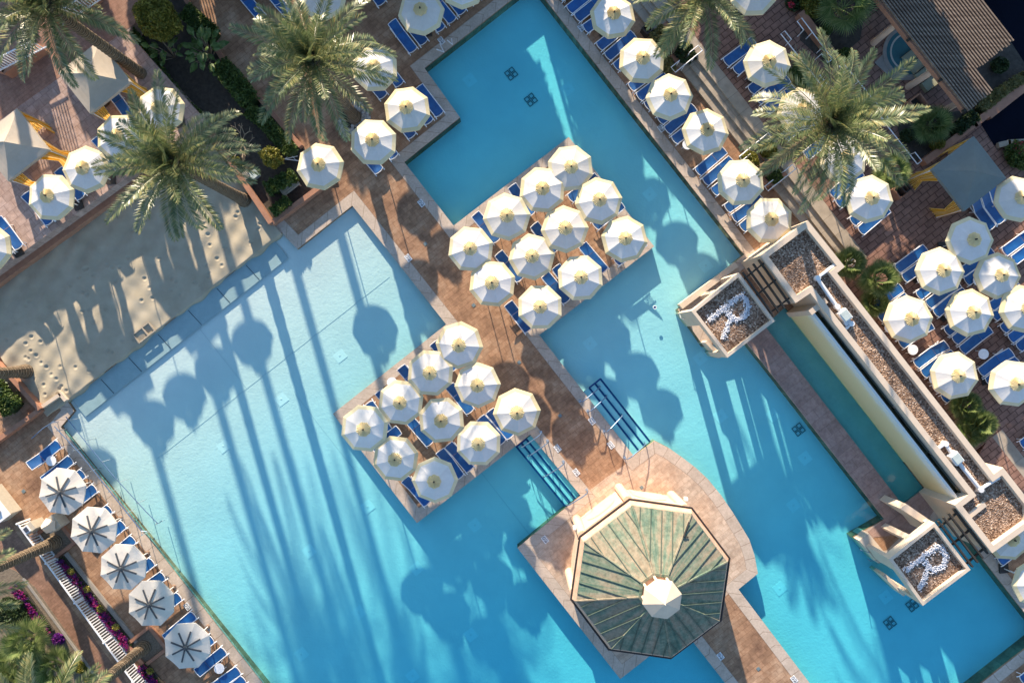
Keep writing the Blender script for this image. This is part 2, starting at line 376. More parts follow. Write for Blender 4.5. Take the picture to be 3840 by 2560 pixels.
def strip(name, poly, d, z, m, th=.006):      # flat strip of width d outside a closed polygon, UV in metres along it
    p = ccw(poly); q = inset(p, -d); n = len(p); v = []; f = []; uv = []; s = 0
    for i in range(n):
        j = (i + 1) % n; L = (Vector(p[j]) - Vector(p[i])).length; o = len(v)
        v += [(*p[i], z), (*p[j], z), (*q[j], z), (*q[i], z)]; f.append((o + 3, o + 2, o + 1, o))
        uv += [(s, d), (s + L, d), (s + L, 0), (s, 0)]; s += L
    me = bpy.data.meshes.new(name); me.from_pydata(v, [], f); ul = me.uv_layers.new(name='UVMap')
    for k, pol in enumerate(me.polygons):
        for li in pol.loop_indices: ul.data[li].uv = uv[me.loops[li].vertex_index]
    me.materials.append(M[m]); me.update(); o = bpy.data.objects.new(name, me); C.objects.link(o); return o
def slab(name, outer, holes, z0, z1, m):      # extruded 2D outline with holes
    cu = bpy.data.curves.new(name, 'CURVE'); cu.dimensions = '2D'; cu.fill_mode = 'BOTH'; cu.extrude = (z1 - z0) / 2
    for poly in [outer] + holes:
        sp = cu.splines.new('POLY'); sp.points.add(len(poly) - 1); sp.use_cyclic_u = True
        for pt, (x, y) in zip(sp.points, poly): pt.co = (x, y, 0, 1)
    t = bpy.data.objects.new(name + '_outline', cu); C.objects.link(t); bpy.context.view_layer.update()
    me = bpy.data.meshes.new_from_object(t.evaluated_get(bpy.context.evaluated_depsgraph_get()))
    bpy.data.objects.remove(t); me.name = name; me.materials.clear(); me.materials.append(M[m])
    me.transform(Matrix.Translation((0, 0, (z0 + z1) / 2))); o = bpy.data.objects.new(name, me); C.objects.link(o); return o
def sheet(name, poly_px, z, m, th=.3):        # raised slab with top at z
    mb = MB().prism(wp(poly_px, z), z - th, z); return mb.build(name, m)

# ------------------------------------------------------------------ camera, sun, sky
cam = bpy.data.cameras.new('camera'); co = bpy.data.objects.new('camera', cam); C.objects.link(co)
co.location = (0, 0, H); cam.sensor_width = 36; cam.lens = 18 / ((1920 / S) / H); cam.clip_end = 2000; cam.clip_start = .5
bpy.context.scene.camera = co
EL = R(16.5); sd = Vector((.265, -.964, 0)).normalized() * math.cos(EL); sd.z = -math.sin(EL)
sl = bpy.data.lights.new('sun', 'SUN'); sl.energy = 5.0; sl.angle = R(.65); sl.color = (1, .84, .66)
so = bpy.data.objects.new('sun', sl); C.objects.link(so); so.rotation_euler = sd.to_track_quat('-Z', 'Y').to_euler(); so.location = (-20, 60, 40)
w = bpy.data.worlds.new('World'); bpy.context.scene.world = w; w.use_nodes = True; nt = w.node_tree
sky = nt.nodes.new('ShaderNodeTexSky'); sky.sky_type = 'NISHITA'; sky.sun_disc = False; sky.sun_elevation = EL; sky.sun_rotation = math.atan2(-sd.x, -sd.y)
sky.ozone_density = 3.0; sky.air_density = 1.0; sky.dust_density = .4
bg = nt.nodes['Background']; nt.links.new(sky.outputs[0], bg.inputs[0]); bg.inputs[1].default_value = .128
vs = bpy.context.scene.view_settings; vs.view_transform = 'Standard'; vs.look = 'None'; vs.gamma = 1; vs.exposure = 1.4
cy = bpy.context.scene.cycles; cy.max_bounces = 6; cy.diffuse_bounces = 3; cy.transparent_max_bounces = 12; cy.transmission_bounces = 4
cy.caustics_reflective = False; cy.caustics_refractive = False
cy.use_denoising = True

# ------------------------------------------------------------------ setting: pools, decks, sand
LP = [(1321, 771), (1673, 1216), (1248, 1551), (1564, 1960), (1988, 1629), (2177, 1857), (1940, 2053), (2326, 2544), (2563, 2359), (2720, 2560), (3050, 2982),
      (2300, 3560), (1350, 3028), (984, 2560), (481, 1920), (228, 1600), (278, 1541), (253, 1502), (302, 1466), (960, 950), (1056, 873), (1115, 934)]
ARC = [(2455, 1652), (2510, 1680), (2557, 1713), (2608, 1752), (2655, 1796), (2705, 1857), (2748, 1920), (2785, 1980), (2810, 2022), (2830, 2083), (2842, 2149)]
RP = [(1997, -62), (1592, 256), (1725, 441), (1516, 608), (1701, 846), (2133, 514), (2453, 924), (2022, 1256), (2377, 1709)] + ARC + \
     [(2769, 2208), (3037, 2560), (3281, 2872), (3680, 2560), (3908, 2381), (3660, 2063), (3548, 1921), (3440, 2005), (3345, 2098), (3290, 2108), (3200, 2013), (3317, 1946),
      (2880, 1387), (2780, 1262), (2640, 1300), (2542, 1160), (2791, 954)]
TR = [(2868, 1222), (2945, 1150), (3468, 1831), (3386, 1894)]
POND1 = [(3690, -120), (4300, -120), (4300, -60), (3860, 262), (3690, 0)]
POND2 = [(3666, 441), (4200, 30), (4200, 520), (3840, 532), (3729, 545)]
LPw, RPw, TRw = ccw(wp(LP)), ccw(wp(RP)), ccw(wp(TR))
deck = slab('pool_deck', [(-48, -42), (48, -42), (48, 42), (-48, 42)], [LPw, RPw, TRw], -1.6, 0, 'deck'); struct(deck)
M['rounddeck'] = paver('round_deck_paving', [(.43, .30, .21), (.52, .40, .30), (.56, .45, .35)], .62, .3, .012, (.82, .78, .74))
RD = [(2370, 1722), (2455, 1662)] + [(x - 6, y + 6) for x, y in ARC[1:]] + [(2765, 2195), (2610, 2330), (2480, 2420), (2330, 2535), (1950, 2055), (2180, 1862), (2260, 1800)]
rdk = MB().prism(wp(RD), -.02, .0045).build('round_deck', 'rounddeck'); struct(rdk)
g = MB().add([(-500, -500, -1.7), (500, -500, -1.7), (500, 500, -1.7), (-500, 500, -1.7)], [(0, 1, 2, 3)]).build('ground', 'lit'); struct(g)
struct(strip('pool_coping', LPw, .62, .005, 'coping')); struct(strip('pool_coping', RPw, .62, .009, 'coping'))
def depth_tint(px, py):
    dx, dy = px - 1920, py - 1280; a = dx * .788 - dy * .616; b = dx * .6157 + dy * .788
    if a < -100:
        t = (b + 760) / 1500
        return (.03 + .05 * (b + 850) / 90 if b < -760 else .06 + .84 * min(max(t, 0), 1.15) ** .85), (.07 + .07 * (b + 850) / 90 if b < -760 else .15 + .5 * max(0, min(t, 1.2)))
    if b < 200: t = .42 + .42 * min(1, (200 - b) / 900)
    else: t = .42 + .52 * min(1, (b - 200) / 1200)
    return t, .3 + .45 * t
bx0, bx1, by0, by1, st = 150, 3960, -90, 3600, 30
xs = np.arange(bx0, bx1 + st, st); ys = np.arange(by0, by1 + st, st)
fv, wv, dv, ff = [], [], [], []
for yy in ys:
    for xx in xs:
        t, d = depth_tint(xx, yy); x, y = W(xx, yy); t = min(1, max(0, t)); d = max(.06, d)
        fv.append((x, y, -.12 - d)); wv.append((x, y, -.10)); dv.append(t)
nx = len(xs)
for j in range(len(ys) - 1):
    for i in range(nx - 1): ff.append((j * nx + i, (j + 1) * nx + i, (j + 1) * nx + i + 1, j * nx + i + 1))
me = bpy.data.meshes.new('pool_floor'); me.from_pydata(fv, [], ff); me.materials.append(M['plaster']); o = bpy.data.objects.new('pool_floor', me); C.objects.link(o); struct(o)
me = bpy.data.meshes.new('pool_water'); me.from_pydata(wv, [], ff); me.materials.append(M['water'])
at = me.attributes.new('depth', 'FLOAT', 'POINT'); at.data.foreach_set('value', dv); o = bpy.data.objects.new('pool_water', me); C.objects.link(o); struct(o)
# trough basin floor (a shallow grey-green basin)
M['basin'] = plain('basin_plaster', (.46, .43, .37), (.38, .36, .31), 1.2, .8)
struct(MB().prism(wp([(2855, 1215), (2950, 1140), (3480, 1830), (3386, 1905)]), -.8, -.22).build('basin_floor', 'basin'))
struct(sheet('walkway', [(2880, 1384), (2800, 1282), (2868, 1222), (3386, 1894), (3462, 1836), (3512, 1900), (3445, 1996), (3217, 2020), (3318, 1945)], .012, 'walk', .4))
for k, P in enumerate((POND1, POND2)): struct(sheet('pond', P, ZR + .03, 'pond', .1))
# green mosaic line at the waterline of the lower left edge
ml = MB()
for (p, q) in (((240, 1616), (481, 1920)), ((481, 1920), (1010, 2594))):
    a, b = Vector(W3(*p, -.06)), Vector(W3(*q, -.06)); off = Vector((U[0], U[1], 0)) * .05
    ml.beam(a + off, b + off, .1, .06)
struct(ml.build('waterline_tiles', 'greentile'))
# sand, as a sheet with wind ripples and footprints
def sandz(a, b):
    x, y = W(*AB(a, b))
    h = .03 * math.sin(3.1 * (x * U[0] + y * U[1]) * .55 + 6.2 * (x * V[0] + y * V[1]) * .9 + 1.5 * math.sin(x * .7)) + .02 * math.sin(x * 5.1 + y * 2.3) * math.sin(y * 4.2 - x) + .025 * math.sin(1.3 * x + .6) * math.cos(1.7 * y)
    return .10 + h * .8
feet = []
for i in range(9): feet += [(102 + i * 19, 1288 + i * 22 + (i % 2) * 6)]
for (fx, fy) in [(770, 840), (782, 880), (790, 920), (845, 930), (905, 1010), (320, 1010), (735, 1060), (600, 970)]: feet.append((fx, fy))
rf = random.Random(5)
for i in range(70):
    a_, b_ = rf.uniform(-1500, -470), rf.uniform(-1250, -870); feet.append(AB(a_, b_))
feet = [W(x, y) for x, y in feet]
sv, sf = [], []; na, nb = 320, 150; a0, a1, b0, b1 = -1545, -432, -1345, -846
for j in range(nb + 1):
    for i in range(na + 1):
        a = a0 + (a1 - a0) * i / na; b = b0 + (b1 - b0) * j / nb
        if j == nb: b += 9 * math.sin(a * .021) + 6 * math.sin(a * .067)
        x, y = W(*AB(a, b)); z = sandz(a, b)
        for fx, fy in feet:
            q = ((x - fx) ** 2 + (y - fy) ** 2) / .014
            if q < 6: z += -.05 * math.exp(-q) + .018 * math.exp(-(q - 1.6) ** 2)
        if j == nb: z = -.25
        elif j == nb - 1: z -= .03
        sv.append((x, y, z))
for j in range(nb):
    for i in range(na): k = j * (na + 1) + i; sf.append((k, k + na + 1, k + na + 2, k + 1))
me = bpy.data.meshes.new('sand'); me.from_pydata(sv, [], sf); me.materials.append(M['sand']); me.polygons.foreach_set('use_smooth', [True] * len(sf))
o = bpy.data.objects.new('sand', me); C.objects.link(o); struct(o)
M['ledge'] = plain('ledge_tiles', (.40, .48, .51), (.34, .42, .45), 3, .8)
lv = [(*W(*AB(a, b)), z) for b, z in ((-862, -.135), (-766, -.165)) for a in (-1440, -470)]
struct(MB().add(lv, [(0, 2, 3, 1)]).build('shallow_ledge', 'ledge'))
sm = MB()                                      # seams of the ledge under the first hand of water
for a in (-1302, -1170, -1030, -885, -750, -610):
    p, q = W3(*AB(a, -838), -.13), W3(*AB(a + 6, -766), -.153); sm.beam(p, q, .025, .02)
struct(sm.build('ledge_joints', 'ink'))
fj = MB()
def joint(p, q, wd):
    k = 14; P = [(p[0] + (q[0] - p[0]) * i / k, p[1] + (q[1] - p[1]) * i / k) for i in range(k + 1)]
    P = [Vector((*W(*c), -.12 - depth_tint(*c)[1] + .006)) for c in P]
    for a_, b_ in zip(P[:-1], P[1:]): fj.beam(a_, b_, wd, .008)
M['joint'] = plain('floor_joint', (.6, .64, .65), (.56, .6, .62), 3, .9)
joint(AB(-1330, -478), AB(-215, -478), .05); joint((1800, 1775), (2160, 2240), .05); joint((1100, 1480), (1330, 1780), .03); joint(AB(-900, -760), AB(-900, -480), .03)
struct(fj.build('floor_joints', 'joint'))
# left terrace, one metre up, with a ledge toward the sand
struct(sheet('terrace_paving', [(-260, -340), (620, -340), (540, -30), (482, 126), (770, 452), (-260, 1195)], ZT, 'terrace', 1.3))
struct(sheet('terrace_ledge', [(-260, 1130), (735, 440), (790, 490), (-260, 1250)], .55, 'terracotta', .7))
M['redpave'] = paver('reddish_pavers', [(.27, .15, .105), (.32, .185, .13), (.35, .22, .16)], .4, .2, .012, (.8, .8, .8))
struct(sheet('terrace_apron', [(-260, -340), (620, -340), (540, -30), (505, 90), (-100, 520), (-260, 620)], ZT + .008, 'redpave', .02))
# right terrace, three steps up
ZR = .5
def abp(l): return [AB(a, b) for a, b in l]
struct(sheet('upper_paving', abp([(1236, -1500), (2600, -1500), (2600, 2200), (1090, 2200), (1090, 1420), (1236, 1370), (1236, 590), (1060, 575), (1060, 560), (1236, 560)]), ZR, 'pavers', .6))
struct(sheet('upper_paving', abp([(1040, 572), (1240, 572), (1240, 1392), (1040, 1392)]), ZR - .004, 'pavers', .6))
for k, (a, z) in enumerate(((1128, .17), (1164, .34), (1199, .505))):
    struct(sheet('stone_steps', abp([(a, -1500), (1245, -1500), (1245, 570), (a, 570)]), z, 'step', .2))
    struct(sheet('stone_steps', abp([(a, 1392), (1245, 1392), (1245, 2200), (a, 2200)]), z, 'step', .2))
# garden bed between the left terrace and the pool
struct(sheet('garden_soil', [(560, -90), (482, 126), (770, 452), (1025, 838), (1225, 690), (1134, 555), (968, 362), (877, 285), (702, 0), (670, -90)], .02, 'soil', .05))
struct(sheet('garden_soil', [(3010, -60), (3190, -60), (3240, 60), (3225, 150), (3110, 250), (3000, 150)], ZR + .02, 'soil', .05))
struct(sheet('garden_soil', [(3360, 450), (3640, 410), (3680, 440), (3450, 610), (3395, 600)], ZR + .02, 'soil', .05))
struct(sheet('garden_soil', [(3670, 250), (3800, 150), (3850, 240), (3850, 270), (3640, 425), (3625, 400)], ZR + .02, 'soil', .05))
# path and planting bed at the lower left
struct(sheet('brown_path', [(-200, 1700), (20, 1940), (540, 2650), (300, 2800), (-200, 2300)], .012, 'path', .05))
struct(sheet('planting_bed', [(-150, 2050), (60, 2140), (130, 2200), (385, 2560), (420, 2700), (-150, 2700)], .03, 'drysoil', .05))

# ------------------------------------------------------------------ umbrellas
def canopy_rings(rot, spec, n=8, sub=4, sag=.022):
    """octagonal cloth: spec = list of (radius, z); panels hang a little between the ribs"""
    v, f = [], []; k = n * sub
    for r, z in spec:
        for j in range(k):
            t = (j % sub) / sub; a0 = rot + 2 * math.pi * (j // sub) / n; a1 = a0 + 2 * math.pi / n
            x = (1 - t) * math.cos(a0) + t * math.cos(a1); y = (1 - t) * math.sin(a0) + t * math.sin(a1)
            v.append((r * x, r * y, z - sag * r * math.sin(math.pi * t)))
    for i in range(len(spec) - 1):
        for j in range(k):
            a, b = i * k + j, i * k + (j + 1) % k; f.append((a, a + k, b + k, b))
    return v, f
def make_umbrella():
    t = thing('patio_umbrella', 'x', 'umbrella')
    v, f = canopy_rings(0, [(.30, 2.665), (.6, 2.575), (.9, 2.48), (1.09, 2.415)]); MB().add(v, f).build('canopy', 'canvas', t)
    v, f = canopy_rings(0, [(1.09, 2.415), (1.2, 2.375), (1.29, 2.34), (1.295, 2.27)]); MB().add(v, f).build('canopy_border', 'border', t)
    m = MB(); n = 48; vs = [(0, 0, 2.83)]
    for r, z in ((.16, 2.79), (.38, 2.70)):
        for j in range(n): a = 2 * math.pi * j / n; q = r * (1 + (.05 if r > .2 else 0) * math.cos(8 * a)); vs.append((q * math.cos(a), q * math.sin(a), z + (.05 * r / .38) * (1 if (j // 1) % 2 else -1)))
    fs = [(0, 1 + j, 1 + (j + 1) % n) for j in range(n)] + [(1 + j, 1 + n + j, 1 + n + (j + 1) % n, 1 + (j + 1) % n) for j in range(n)]
    m.add(vs, fs).build('vent_cap', 'cap', t)
    MB().cyl((0, 0), .055, .03, 2.82, 2.93, 10).build('finial', 'finial', t)
    MB().cyl((0, 0), .028, .028, .0, 2.8, 8).build('pole', 'pole', t)
    MB().box((0, 0, .05), (.52, .52, .1)).build('base', 'finial', t)
    r = MB()
    for j in range(8): a = 2 * math.pi * j / 8; r.beam((.06 * math.cos(a), .06 * math.sin(a), 2.66), (1.27 * math.cos(a), 1.27 * math.sin(a), 2.27), .02, .02)
    r.build('ribs', 'pole', t)
    return t
def make_strap_umbrella():
    t = thing('strap_umbrella', 'x', 'umbrella')
    v, f = canopy_rings(0, [(.03, 2.76), (.5, 2.70), (.95, 2.63), (1.3, 2.565), (1.31, 2.50)], sag=.03); MB().add(v, f).build('canopy', 'plaincanvas', t)
    for j in range(8):
        a = 2 * math.pi * j / 8 + .05
        MB().beam((.1 * math.cos(a), .1 * math.sin(a), 2.79), (.86 * math.cos(a), .86 * math.sin(a), 2.675), .085, .03).build('strap', 'strap', t)
    MB().cyl((0, 0), .1, .07, 2.83, 2.93, 12).build('hub', 'strap', t)
    MB().cyl((0, 0), .03, .03, 0, 2.8, 8).build('pole', 'pole', t)
    MB().cyl((0, 0), .13, .1, 0, .06, 16).build('base', 'deckbase', t)
    return t
M['deckbase'] = plain('brown_base', (.25, .16, .11))
UMB = make_umbrella(); SUMB = make_strap_umbrella(); used = {}
def place(proto, loc, rz, label, group):
    if proto.name not in used:
        used[proto.name] = 1; proto.location = loc; proto.rotation_euler = (0, 0, rz); proto['label'] = label; proto['group'] = group; return proto
    c = dup(proto, None, loc, rz, label); c['group'] = group; return c
UG = [
 ('cream edged umbrella, {} from the top on the raised left terrace', 'umbrellas on the raised left terrace', ZT, [(577, 394), (427, 506), (296, 626), (165, 729), (-78, 918)]),
 ('cream edged umbrella, {} from the top between date palm and upper pool', 'umbrellas left of the upper pool', 0, [(1725, -78), (1200, -34), (1577, 31), (1397, 241), (1521, 401), (1388, 525), (1193, 618)]),
 ('cream edged umbrella, {} from the top along the upper pool right edge', 'umbrellas along the upper pool right edge', 0, [(2298, 48), (2416, 210), (2524, 353), (2654, 487), (2791, 681), (2900, 820)]),
 ('cream edged umbrella, {} from the top on the upper pool island', 'umbrellas on the upper pool island', 0, [(2140, 615), (2036, 703), (2249, 745), (1897, 806), (2120, 857), (2349, 888), (1766, 921), (1993, 958), (2180, 1038), (1850, 1066), (2031, 1151)]),
 ('cream edged umbrella, {} from the top on the lower pool island', 'umbrellas on the lower pool island', 0, [(1724, 1289), (1609, 1401), (1788, 1444), (1496, 1512), (1938, 1549), (1649, 1579), (1354, 1607), (1793, 1669), (1471, 1728), (1627, 1804)]),
 ('cream edged umbrella, {} from the top around the big right hand palm', 'umbrellas around the right palm', ZR, [(2835, -52), (2894, 222), (3025, 404), (3175, 588), (3282, 733)]),
 ('cream edged umbrella, {} from the top on the right hand terrace', 'umbrellas on the right terrace', ZR, [(3847, 740), (3660, 897), (3551, 1020), (3770, 1032), (3860, 1156), (3664, 1175), (3435, 1199), (3605, 1411), (3835, 1435)]),
 ('cream edged umbrella at the lower right corner, {} from the top', 'umbrellas at the lower right corner', 0, [(3813, 2022), (3905, 2195)]),
]
for lab, grp, z, pts in UG:
    for i, (x, y) in enumerate(pts):
        o = place(UMB, W3(x, y, z + 2.9)[:2] + (z,), random.uniform(0, math.pi / 4), lab.format(ORD[i]), grp); o.rotation_euler = (random.gauss(0, .02), random.gauss(0, .02), o.rotation_euler.z); o.scale = (random.uniform(.975, 1.02),) * 3
for i, (x, y) in enumerate([(218, 1847), (337, 1993), (448, 2133), (554, 2270), (691, 2431)]):
    place(SUMB, W3(x, y, 2.9)[:2] + (0,), R(14 + 3 * i), f'plain white umbrella with dark straps, {ORD[i]} from the top beside the pool', 'strapped white umbrellas by the lower left edge')

# ------------------------------------------------------------------ sun loungers
def make_lounger(hi):
    t = thing('sun_lounger', 'x', 'sun lounger'); w = .29; zt = .34
    bx, bz = (1.9, .66) if hi else (1.93, .44)
    f = MB()
    for sx in (-1, 1):
        f.tube([(-.12, sx * w * 1.02, .26), (0, sx * w, zt), (1.28, sx * w, zt), (1.8, sx * w, zt - .02)], .026, 6)
        f.tube([(1.22, sx * (w - .01), zt + .01), (bx, sx * (w - .01), bz)], .022, 6)
    f.tube([(.02, -w, zt), (.0 - .05, -w * .5, zt), (-.06, 0, zt), (-.05, w * .5, zt), (.02, w, zt)], .02, 6)
    f.tube([(bx, -w + .01, bz), (bx + .03, 0, bz + .01), (bx, w - .01, bz)], .02, 6)
    if hi:
        for k in range(6): f.beam((1.36 + .07 * k, -w, zt - .01), (1.36 + .07 * k, w, zt - .01), .02, .02)
    f.build('frame', 'white', t)
    def sling(x0, z0, x1, z1, name):
        vs, fs = [], []
        for i in range(6):
            s = i / 5
            for j in range(5):
                y = (-1 + j / 2) * (w - .03); vs.append((x0 + (x1 - x0) * s - (.05 * (1 - (y / w) ** 2) if i == 0 and x0 < .2 else 0), y, z0 + (z1 - z0) * s + .012 - .03 * (1 - (y / w) ** 2) * math.sin(math.pi * s)))
        for i in range(5):
            for j in range(4): a = i * 5 + j; fs.append((a, a + 5, a + 6, a + 1))
        MB().add(vs, fs).build(name, 'sling', t)
    sling(.03, zt, 1.23, zt, 'seat_sling'); sling(1.24, zt + .01, bx - .01, bz, 'backrest')
    for x in (.18, 1.3):
        for sx in (-1, 1): MB().tube([(x, sx * w, zt), (x + (.06 if x > 1 else -.06), sx * (w + .01), 0)], .022, 6).build('leg', 'white', t)
    return t
LH, LF = make_lounger(True), make_lounger(False)
u_, v_ = (.788, -.6157), (.6157, .788)
def neg(d): return (-d[0], -d[1])
LG = [  # label, group, ground height, default direction foot->head (photo axes), share of raised backs, points
 ('blue lounger, {} from the top in the row along the upper pool right edge', 'loungers along the upper pool right edge', 0, u_, .2,
  [(2100, -8), (2135, 38), (2164, 69), (2195, 110), (2247, 176), (2278, 214), (2311, 253), (2366, 329), (2396, 365), (2426, 400), (2475, 453), (2502, 490), (2528, 527), (2617, 646), (2645, 683), (2677, 720), (2726, 783), (2753, 820), (2783, 856)]),
 ('blue lounger, {} from the left in the row at the upper pool top corner', 'loungers at the top corner of the upper pool', 0, neg(v_), .25,
  [(1550, 190), (1590, 161), (1655, 111), (1697, 79), (1734, 48), (1787, 6)]),
 ('blue lounger left of the upper pool, {} from the top under the umbrellas', 'loungers left of the upper pool', 0, neg(v_), .3,
  [(1500, 317), (1438, 362), (1649, 429), (1610, 458), (1546, 511), (1479, 589), (1422, 642)]),
 ('blue lounger above the big left palm, {} from the left', 'loungers above the left date palm', 0, neg(v_), .5, [(978, 62), (1046, 12), (1098, 72), (1432, 14)]),
 ('blue lounger on the upper pool island, {} from the top', 'loungers on the upper pool island', 0, neg(v_), .7,
  [(2139, 745, u_), (1994, 802), (2232, 848, u_), (1864, 901), (2081, 942), (2311, 982, u_), (2266, 1015), (1951, 1047), (2160, 1100), (2125, 1128), (1982, 1237)]),
 ('blue lounger on the lower pool island, {} from the top', 'loungers on the lower pool island', 0, neg(v_), .7,
  [(1704, 1384), (1582, 1475), (1383, 1512, v_), (1763, 1542), (1500, 1565), (1914, 1636), (1884, 1657), (1613, 1662), (1400, 1682, u_), (1763, 1759), (1725, 1787), (1603, 1886)]),
 ('blue lounger beside the big right hand palm, {} from the top', 'loungers beside the right palm', ZR, u_, .3,
  [(2722, 235), (2759, 268), (2815, 340), (2843, 376), (2874, 414), (2945, 515), (3023, 585), (3121, 732), (3143, 766), (3196, 832), (3227, 867)]),
 ('blue lounger on the right hand terrace, {} counting from the top', 'loungers on the right terrace', ZR, u_, .55,
  [(3781, 812, neg(v_)), (3753, 832, neg(v_)), (3717, 855, neg(v_)), (3765, 945), (3801, 976), (3364, 1009), (3607, 1022), (3390, 1044), (3623, 1055), (3444, 1109), (3480, 1142), (3717, 1150), (3273, 1155), (3508, 1175), (3727, 1188)]),
 ('blue lounger by the long flat roof, {} counting from the top', 'loungers by the long flat roof', ZR, u_, .55,
  [(3301, 1195), (3760, 1234), (3549, 1244), (3352, 1259), (3788, 1270), (3579, 1277), (3378, 1292), (3819, 1303), (3607, 1313), (3434, 1366), (3677, 1396), (3462, 1402), (3704, 1432), (3505, 1458), (3538, 1496), (3748, 1496), (3832, 1668)]),
 ('blue lounger at the lower right corner, {} from the top', 'loungers at the lower right corner', 0, u_, .2, [(3730, 2070), (3749, 2104), (3819, 2198), (3832, 2548)]),
 ('blue lounger on the raised left terrace, {} from the top', 'loungers on the left terrace', ZT, neg(v_), .4,
  [(494, 448), (449, 628), (350, 703), (306, 740), (216, 812), (188, 835), (73, 927), (36, 958)]),
 ('blue lounger, {} from the top in the row along the lower left pool edge', 'loungers along the lower left pool edge', 0, neg(u_), .2,
  [(221, 1663), (267, 1722), (312, 1773), (356, 1829), (412, 1906), (463, 1964), (500, 2020), (571, 2104), (612, 2157), (673, 2234), (727, 2304), (794, 2393), (841, 2438), (894, 2512), (914, 2545)]),
]
for lab, grp, z, dd, share, pts in LG:
    for i, p in enumerate(pts):
        d = p[2] if len(p) > 2 else dd
        x, y = W(p[0], p[1], z + .3); place(LH if random.random() < share else LF, (x, y, z), math.atan2(-d[1], d[0]) + random.uniform(-.05, .05), lab.format(ORD[i]), grp)

# ------------------------------------------------------------------ round side tables
tb = thing('side_table', 'x', 'side table'); MB().cyl((0, 0), .29, .29, .44, .47, 24).build('table_top', 'white', tb)
for k in range(3): a = 2.1 * k; MB().tube([(.2 * math.cos(a), .2 * math.sin(a), .44), (.24 * math.cos(a), .24 * math.sin(a), 0)], .02, 6).build('leg', 'white', tb)
for lab, x, y, z in [('white round table between the two top loungers at the lower left edge', 192, 1727, 0), ('white round table between the last loungers at the lower left edge', 822, 2505, 0),
    ('white round table beside the flat roof, striped by sunlight', 3423, 1311, ZR), ('large white round table between umbrellas on the right terrace', 3688, 1327, ZR),
    ('white round table half hidden by the umbrella next to the flat roof', 3503, 1420, ZR), ('white round table peeping out below the edge of a lower terrace umbrella', 3752, 1442, ZR),
    ('white round table tucked under the left umbrella of the right terrace', 3336, 1228, ZR), ('white round table under the middle umbrella of the right terrace', 3562, 1180, ZR),
    ('white round table under the third left umbrella of the right terrace', 3458, 1046, ZR), ('white round table at the far right umbrellas', 3668, 1052, ZR), ('white round table under the rightmost terrace umbrella', 3776, 1186, ZR),
    ('white round table at the lower right corner below the umbrella', 3822, 2150, 0), ('white round table below the fourth pool edge umbrella', 2578, 542, 0), ('white round table under the umbrella beside the bare shrub', 2820, 286, ZR),
    ('white round table on the lower island, near its top left edge', 1470, 1433, 0)]:
    place(tb, W(x, y, z + .45) + (z,), random.uniform(0, 3), lab, 'white round side tables')

# ------------------------------------------------------------------ palms and other plants
def date_crown(name, parent, seed, n=32, L=3.8, droop=1.25, leaflets=56):
    rg = np.random.default_rng(seed); V_ = []
    for i in range(n):
        az = i * 2.39996 + rg.uniform(-.2, .2); q = i / n
        e0 = R(82 - 92 * q ** .8 + rg.uniform(-8, 8)); Lf = L * (.62 + .38 * min(1, q * 2.2)) * rg.uniform(.88, 1.08); dr = droop * (.35 + .75 * q) * rg.uniform(.8, 1.2)
        k = leaflets; s = np.linspace(0, 1, k); el = e0 - dr * s ** 1.3
        st_ = Lf / k; rx = np.cumsum(np.cos(el)) * st_; rz = np.cumsum(np.sin(el)) * st_
        bend = rg.uniform(-.25, .25); aa = az + bend * s
        P = np.stack([np.cumsum(np.cos(el) * np.cos(aa)) * st_, np.cumsum(np.cos(el) * np.sin(aa)) * st_, rz], 1)
        T = np.stack([np.cos(el) * np.cos(aa), np.cos(el) * np.sin(aa), np.sin(el)], 1)
        side = np.stack([-np.sin(aa), np.cos(aa), np.zeros(k)], 1); up = np.cross(side, T); up = np.cross(T, side); up *= np.sign(up[:, 2:3] + 1e-9)
        tw = rg.uniform(-.5, .5)
        for sgn in (-1, 1):
            j = np.arange(4, k); ln = (.53 * np.sin(np.pi * np.clip(.12 + .86 * s[j], 0, 1)) ** .55 + .05) * rg.uniform(.8, 1.15, len(j))
            fwd = .55 + .5 * s[j][:, None]; upk = (.38 + tw * sgn * .5 + rg.uniform(-.25, .25, len(j)))[:, None]
            D = side[j] * sgn + T[j] * fwd + up[j] * upk; D /= np.linalg.norm(D, axis=1, keepdims=True)
            wv_ = T[j] * .036 + up[j] * .012
            tip = P[j] + D * ln[:, None]; tip[:, 2] -= .22 * ln ** 2; mid = P[j] + D * (ln * .5)[:, None]
            V_.append(np.stack([P[j] - wv_ * .6, mid - wv_, tip, mid + wv_], 1).reshape(-1, 3))
        wr = side * .03 * (1 - .8 * s[:, None]); a = P[:-1]; b = P[1:]
        V_.append(np.stack([a - wr[:-1], b - wr[1:], b + wr[1:], a + wr[:-1]], 1).reshape(-1, 3))
    return quads(name, np.concatenate(V_), 4, 'frond', parent)
def palm(name, base, z0, h, label, seed, n=38, L=3.85, lean=(0, 0), r=.27, crown=True, group=None, leaflets=56):
    t = thing(name, label, 'palm tree', W(*base, z0) + (z0,), 0, group)
    m = MB(); pts, rs = [], []; k = int(h / .16)
    for i in range(k + 1):
        q = i / k; pts.append((lean[0] * q * q, lean[1] * q * q, h * q)); rs.append(r * (1.18 - .3 * q + (.45 * math.exp(-q * 14))) * (1.05 if i % 2 else .93))
    m.tube(pts, rs, 12); m.build('trunk', 'bark', t)
    if crown:
        c = date_crown('crown', t, seed, n, L, leaflets=leaflets); c.location = (lean[0], lean[1], h - .15)
        b = MB(); b.rings([(r * .9, -.8), (r * 1.5, -.35), (r * 1.3, .1), (.08, .35)], 12, c=(lean[0], lean[1]), captop=True); o = b.build('crown_base', 'bark', t); o.location = (0, 0, h)
    return t
